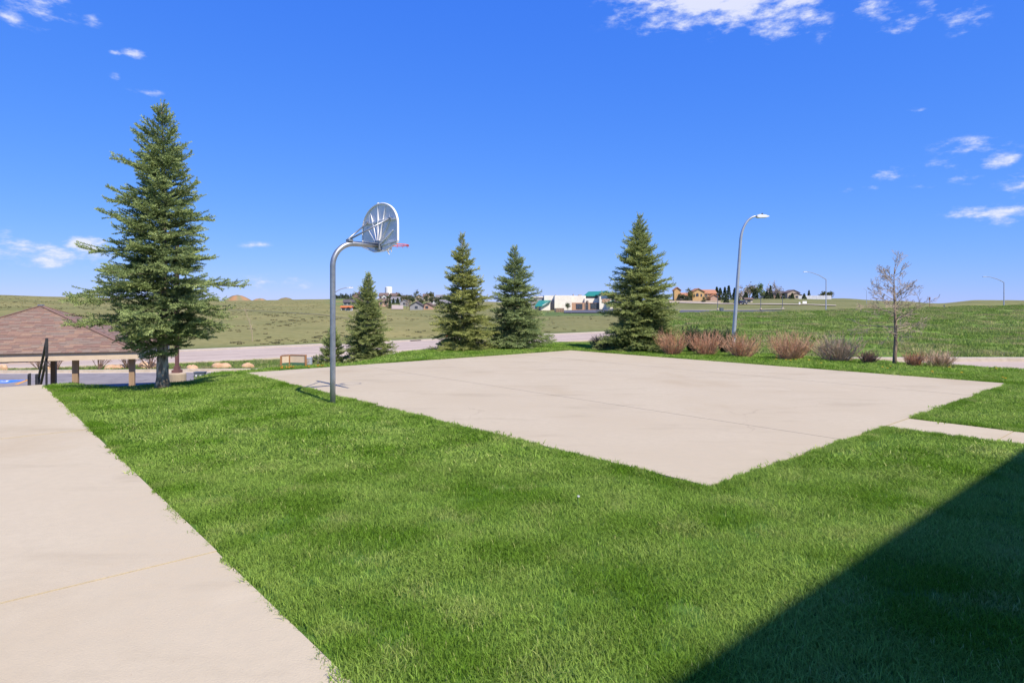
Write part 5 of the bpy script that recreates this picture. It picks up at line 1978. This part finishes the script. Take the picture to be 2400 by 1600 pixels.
# white vinyl fence, panel by panel
fr = None
pa, pb = at(1872, 402), at(1949, 396)
fr = empty('vinyl_fence', (0, 0, 0), 0, 'white vinyl fence right of the tall tan gabled house', 'fence')
for k in range(9):
    f0, f1 = k / 9, (k + 1) / 9
    A = Vector(pa) * (1 - f0) + Vector(pb) * f0
    B = Vector(pa) * (1 - f1) + Vector(pb) * f1
    A.z, B.z = H(A.x, A.y), H(B.x, B.y)
    d = (B - A).normalized()
    MB().bar(A + d * .1 + Vector((0, 0, 1.1)), B - d * .1 + Vector((0, 0, 1.1)), .06, 2.5).build('panel', hm('vinyl_white', (.74, .74, .74)), fr)
    MB().box((A.x, A.y, A.z + 1.15), (.16, .16, 2.8)).build('post', hm('vinyl_white', (.74, .74, .74)), fr)

# real estate boards
for (px, D, w, h, lab) in ((1886, 250, 1.6, .9, 'white board sign on two posts on the far grass'), (1874, 235, .6, .9, 'small white sign beside the far pale path')):
    x0, y0, z0 = at(px, D)
    root = empty('sign_board', (x0, y0, z0 - .1), 0, lab, 'sign')
    MB().box((0, 0, 1.1 + h / 2 - .5), (w, .06, h)).build('panel', M['white_paint'], root)
    for s_ in (-1, 1):
        MB().box((s_ * w * .4, .08, .6), (.09, .09, 1.3)).build('post', M['sign_wood'], root)
x0, y0, z0 = at(1691, 66.0)
o = MB().box((0, 0, .2), (.34, .3, .5)).box((0, 0, .46), (.38, .34, .04)).build('utility_pedestal', M['utility'], None, bevel=.01)
o.location = (x0, y0, z0)
tag(o, 'grey utility pedestal on the knoll just left of the tall lamp', 'utility box')


# ------------------------------------------------------------------ vehicles
def car(name, loc, rz, paint, label, pickup=False):
    root = empty(name, loc, rz, label, 'car')
    w = 1.75
    if pickup:
        o = [(-2.6, .45), (2.55, .45), (2.65, .75), (2.5, 1.02), (1.35, 1.12), (.75, 1.68), (-.55, 1.70), (-.75, 1.1), (-2.6, 1.08)]
    else:
        o = [(-2.2, .4), (2.2, .38), (2.25, .7), (2.0, .9), (1.1, .98), (.45, 1.42), (-.8, 1.45), (-1.5, 1.05), (-2.15, 1.0)]
    MB().extrude(o, (0, -w / 2, 0), (1, 0, 0), (0, 0, 1), (0, 1, 0), w).build('body', paint, root, bevel=.06)
    g = [(.98, 1.0), (.45, 1.36), (-.7, 1.38), (-1.2, 1.06)] if not pickup else [(1.15, 1.14), (.72, 1.6), (-.45, 1.62), (-.55, 1.14)]
    for s_ in (-1, 1):
        MB().extrude(g, (0, s_ * (w / 2) - .01 * s_ - (.012 if s_ < 0 else 0), 0), (1, 0, 0), (0, 0, 1), (0, 1, 0), .022).build('side_window', GLASS, root)
    for x in (-1.45, 1.45):
        for s_ in (-1, 1):
            wh = MB().tube([(x, s_ * (w / 2 - .18), .36), (x, s_ * (w / 2 + .03), .36)], .36, 16).build('wheel', M['black'], root)
            MB().tube([(x, s_ * (w / 2 + .025), .36), (x, s_ * (w / 2 + .045), .36)], .22, 12).build('rim', M['lamp_steel'], wh)
    e = -2.2 if not pickup else -2.6
    for s_ in (-1, 1):
        MB().box((e - .01, s_ * .66, .8), (.04, .28, .2)).build('tail_light', M['red'], root)
        MB().box((-e - (.02 if not pickup else 0), s_ * .62, .66), (.06, .34, .14)).build('headlight', M['white_paint'], root)
    return root


paint_r = mat('paint_red', (.32, .03, .035), .3, (.28, .025, .03), 2., spec=.6)
paint_k = mat('paint_navy', (.02, .025, .04), .3, (.025, .03, .05), 2., spec=.6)
xr, yr = roadpt(1.5, 64.0)
car('pickup_truck', ((66 - 1200) / F * 55.5, 55.5, H((66 - 1200) / F * 55.5, 55.5) + .05), TH - .35 + math.pi, paint_r, 'red pickup truck on the road, mostly hidden by the shelter eave', True)
x0, y0, z0 = at(1741, 270.0, .32)
car('parked_car', (x0, y0, z0), math.radians(35), paint_k, 'dark blue car parked on the far pale path')


# ------------------------------------------------------------------ far trees
def far_tree(px, D, Ht, R, kind, label, group, seed):
    r = np.random.default_rng(seed)
    x0, y0, z0 = at(px, D)
    root = empty('conifer' if kind == 'con' else 'leafy_tree', (x0, y0, z0 - .3), 0, label, 'tree', group)
    MB().tube([(0, 0, 0), (0, 0, Ht * .55), (0, 0, Ht * .9)], [R * .12, R * .07, .02], 6).build('trunk', M['limb'], root)
    n = 420 if kind != 'bare' else 160
    if kind == 'con':
        h = r.uniform(.06, 1, n) ** .9
        rad = R * (1 - h) ** .9 * (.55 + .45 * r.uniform(0, 1, n) ** .5) + .05
        a = r.uniform(0, 6.283, n)
        C = np.stack([rad * np.cos(a), rad * np.sin(a), h * Ht], -1)
        sz = R * .22
        d0, d1 = np.array([.045, .070, .036]), np.array([.11, .14, .065])
    else:
        # several lobes
        lob = r.normal(0, 1, (7, 3)) * np.array([R * .45, R * .45, Ht * .16]) + np.array([0, 0, Ht * .66])
        C = lob[r.integers(0, 7, n)] + r.normal(0, 1, (n, 3)) * np.array([R * .3, R * .3, Ht * .10])
        sz = R * .17
        if kind == 'lime':
            d0, d1 = np.array([.10, .17, .03]), np.array([.20, .29, .06])
        elif kind == 'olive':
            d0, d1 = np.array([.11, .115, .035]), np.array([.17, .17, .06])
        elif kind == 'bare':
            d0, d1 = np.array([.30, .235, .175]), np.array([.44, .35, .26])
        else:
            d0, d1 = np.array([.07, .095, .045]), np.array([.14, .15, .075])
    ax = norm(r.normal(0, 1, (n, 3)))
    bx_ = norm(np.cross(ax, r.normal(0, 1, (n, 3))))
    s = sz * r.uniform(.6, 1.4, (n, 1))
    V = np.stack([C - ax * s, C + ax * s, C + bx_ * s * 1.2], 1).reshape(-1, 3)
    Fc = np.arange(3 * n).reshape(n, 3)
    t = r.uniform(0, 1, (n, 1))
    np_obj('crown', V, Fc, M['needle'], root, np.repeat(d0 * (1 - t) + d1 * t, 3, 0))
    if kind == 'bare':
        b = MB()
        rr = random.Random(seed)
        for k in range(16):
            p = Vector((0, 0, Ht * rr.uniform(.2, .6)))
            d = Vector((rr.gauss(0, .45), rr.gauss(0, .45), 1)).normalized()
            b.tube([p, p + d * Ht * .2, p + d * Ht * .38], [.05, .035, .015], 3, caps=False)
        b.build('branch_framework', M['twig'], root)


sd = 100
for (px, D, Ht, R, kd) in ((1598, 322, 3.6, 1.5, 'mid'), (1617, 318, 6.6, 2.0, 'olive'), (1608, 310, 3.0, 1.4, 'mid'), (1656, 306, 4.6, 1.2, 'bare'), (1650, 300, 2.4, 1.0, 'mid')):
    sd += 1
    far_tree(px, D, Ht, R, kd, {1598: 'greyish bush at the left wing of the ochre stucco house', 1617: 'tall pale olive tree left of the ochre gable', 1608: 'greyish bush below the tall pale olive tree', 1656: 'leafless tree at the right of the ochre gable', 1650: 'greyish bush below the leafless tree at the ochre gable'}[px], 'trees at the stucco house', sd)
for (px, D, Ht, R) in ((1680, 330, 7.2, 1.9), (1688, 325, 6.8, 1.9), (1699, 340, 7.0, 1.8), (1708, 345, 8.0, 1.9), (1702, 290, 4.2, 1.5), (1728, 290, 4.0, 1.7), (1722, 350, 7.0, 1.8)):
    sd += 1
    far_tree(px, D, Ht, R, 'con', 'dark conifer in the cluster between the stucco house and the tall lamp', 'conifers left of the tall lamp', sd)
for (px, D, Ht, R, kd) in ((1746, 405, 7.5, 2.8, 'bare'), (1757, 425, 12.0, 3.0, 'bare'), (1765, 420, 11, 3.0, 'olive'), (1774, 400, 9.5, 2.6, 'bare'), (1799, 425, 10.5, 3.0, 'bare'), (1819, 410, 11, 2.6, 'bare'), (1736, 390, 5.6, 2.6, 'bare'), (1826, 405, 8, 2.2, 'bare')):
    sd += 1
    far_tree(px, D, Ht, R, kd, {'bare': 'leafless grey brown tree in the far row right of the tall lamp', 'olive': 'tall olive tree in the far row right of the tall lamp'}[kd], 'tall trees in the far row', sd)
far_tree(1781, 392, 11.0, 2.5, 'lime', 'tall bright lime green tree in the far row right of the tall lamp', None, 150)
for (px, D, Ht, R) in ((1748, 385, 4.4, 2.2), (1770, 385, 6.4, 2.4), (1797, 380, 4.6, 2.0), (1809, 376, 3.2, 1.3), (1823, 376, 3.6, 1.6), (1836, 378, 3.4, 1.5), (1857, 376, 4.0, 1.6), (1885, 372, 3.6, 1.6), (1806, 420, 9.0, 1.8), (1896, 420, 6.0, 1.4)):
    sd += 1
    far_tree(px, D, Ht, R, 'con', 'small dark conifer along the far yard line right of the tall lamp', 'conifers along the far yards', sd)
far_tree(1931, 410, 5.0, 2.3, 'olive', 'left one of two round olive green trees behind the white fence', None, 160)
far_tree(1945, 405, 4.4, 2.4, 'olive', 'right one of two round olive green trees behind the white fence', None, 161)
for k in range(14):
    px = 787 + k * 3.4 + random.uniform(-1, 1)
    sd += 1
    far_tree(px, 600 + random.uniform(-20, 20), random.uniform(3.5, 6.0), random.uniform(1.0, 1.8), 'con', 'tiny dark conifer on the skyline right of the basketball pole', 'skyline conifers', sd)
far_tree(821, 430, 4.5, 2.6, 'mid', 'round green bush left of the dark brown gabled house', None, 170)
for (px, D, Ht, R, kd) in ((938, 540, 7.5, 2.6, 'olive'), (913, 545, 5, 2.0, 'mid'), (968, 500, 4.5, 2.2, 'mid'), (978, 480, 8, 2.2, 'olive'), (960, 480, 5, 2.6, 'mid'), (997, 520, 5.5, 2.2, 'mid'), (1008, 560, 8.5, 3.0, 'olive'), (1020, 500, 5, 2.4, 'mid'),
                           (1010, 440, 7, 2.0, 'mid'), (1028, 430, 6, 2.6, 'mid'), (1040, 430, 7, 2.6, 'mid'), (950, 440, 6.5, 1.8, 'olive'), (932, 440, 4.5, 1.6, 'con'), (922, 430, 4, 1.3, 'con'), (941, 430, 3.6, 1.2, 'con'), (905, 365, 5, 1.3, 'mid'), (914, 350, 5.5, 1.2, 'con'),
                           (908, 350, 3, 1.2, 'bare'), (953, 350, 5, 1.0, 'bare'), (960, 345, 4.6, 1.4, 'bare'), (985, 430, 4, 2.0, 'mid'), (1032, 380, 4, 2.2, 'mid'), (832, 330, 2.6, 1.6, 'con'), (1050, 470, 7, 2.6, 'olive')):
    sd += 1
    far_tree(px, D, Ht, R, kd, {'con': 'dark conifer among the hillside houses', 'mid': 'grey green tree among the hillside houses', 'olive': 'tall olive green tree among the hillside houses', 'bare': 'leafless tree beside the hillside street'}[kd], 'trees among the hillside houses', sd)
for (px, D, Ht, R, kd) in ((1261, 420, 8, 2.2, 'bare'), (1272, 430, 8, 2.4, 'bare'), (1331, 322, 4.2, 1.3, 'mid'), (1100, 420, 9, 3, 'bare'), (1122, 410, 7, 3, 'mid'), (1108, 380, 5, 2.5, 'mid')):
    sd += 1
    far_tree(px, D, Ht, R, kd, {'bare': 'leafless tree behind the white building', 'mid': 'grey green young tree near the white building'}[kd], 'trees near the white building', sd)

# ------------------------------------------------------------------ the building that shades the lawn, behind and right of the viewer
AL = 10.4
ox, oy = uv2xy(1.4, -5.40)
apt = empty('apartment_building', (ox, oy, -.05), TH, 'three storey apartment building behind the viewer whose eave shades the lawn corner', 'building')
Wd, ev, eav = 8.0, 9.05, .55
aw = MB()
aw.extrude([(-eav, -.3), (-eav, ev - .25), (-Wd / 2, ev + 2.0), (-Wd + eav, ev - .25), (-Wd + eav, -.3)], (0, 0, 0), (0, 1, 0), (0, 0, 1), (1, 0, 0), AL)
aw.build('wall', hm('wall_warm_cream', (.68, .56, .40)), apt)
ar = MB()
ar.extrude([(0, ev - .2), (0, ev), (-Wd / 2, ev + 2.5), (-Wd, ev), (-Wd, ev - .2), (-Wd / 2, ev + 2.3)], (-.5, 0, 0), (0, 1, 0), (0, 0, 1), (1, 0, 0), AL + 1)
ar.build('roof', ROOF['brown'], apt)
for k in range(3):
    for z in (1.5, 4.3, 7.1):
        x = 1.6 + k * 3.6
        if k == 2 and z < 2:
            MB().box((x, -eav + .03, 1.05), (1.0, .1, 2.1)).build('door', M['lampbrown'], apt)
        else:
            wd = MB().box((x, -eav + .02, z), (1.5, .1, 1.3)).build('window', GLASS, apt)
            MB().box((x, -eav + .06, z - .7), (1.7, .16, .1)).build('sill', M['white_paint'], wd)

# look-alikes in a row are told apart by their order
ORD = ['leftmost', 'second from left', 'third from left', 'fourth from left', 'fifth from left', 'sixth from left', 'seventh from left', 'eighth from left', 'ninth from left', 'tenth from left', 'eleventh from left', 'twelfth from left', 'thirteenth from left', 'fourteenth from left']
SHORT = {'tiny dark conifer on the skyline right of the basketball pole': 'the tiny conifers on the skyline by the basketball pole',
         'grey green tree among the hillside houses': 'the grey green trees among the hillside houses',
         'small dark conifer along the far yard line right of the tall lamp': 'the small conifers along the far yards right of the lamp',
         'dark conifer in the cluster between the stucco house and the tall lamp': 'the dark conifers clustered left of the tall lamp',
         'leafless grey brown tree in the far row right of the tall lamp': 'the leafless trees in the far row right of the lamp',
         'dark conifer among the hillside houses': 'the dark conifers among the hillside houses',
         'tall olive green tree among the hillside houses': 'the tall olive trees among the hillside houses',
         'leafless tree beside the hillside street': 'the leafless trees beside the hillside street',
         'leafless tree behind the white building': 'the leafless trees behind the white building',
         'grey green young tree near the white building': 'the grey green young trees near the white building'}
rows = {}
for o in list(COL.objects):
    l_ = o.get('label')
    if l_ in SHORT:
        rows.setdefault(l_, []).append(o)
for l_, os_ in rows.items():
    os_.sort(key=lambda o: o.location.x / o.location.y)
    for k, o in enumerate(os_):
        o['label'] = '%s of %s' % (ORD[k], SHORT[l_])
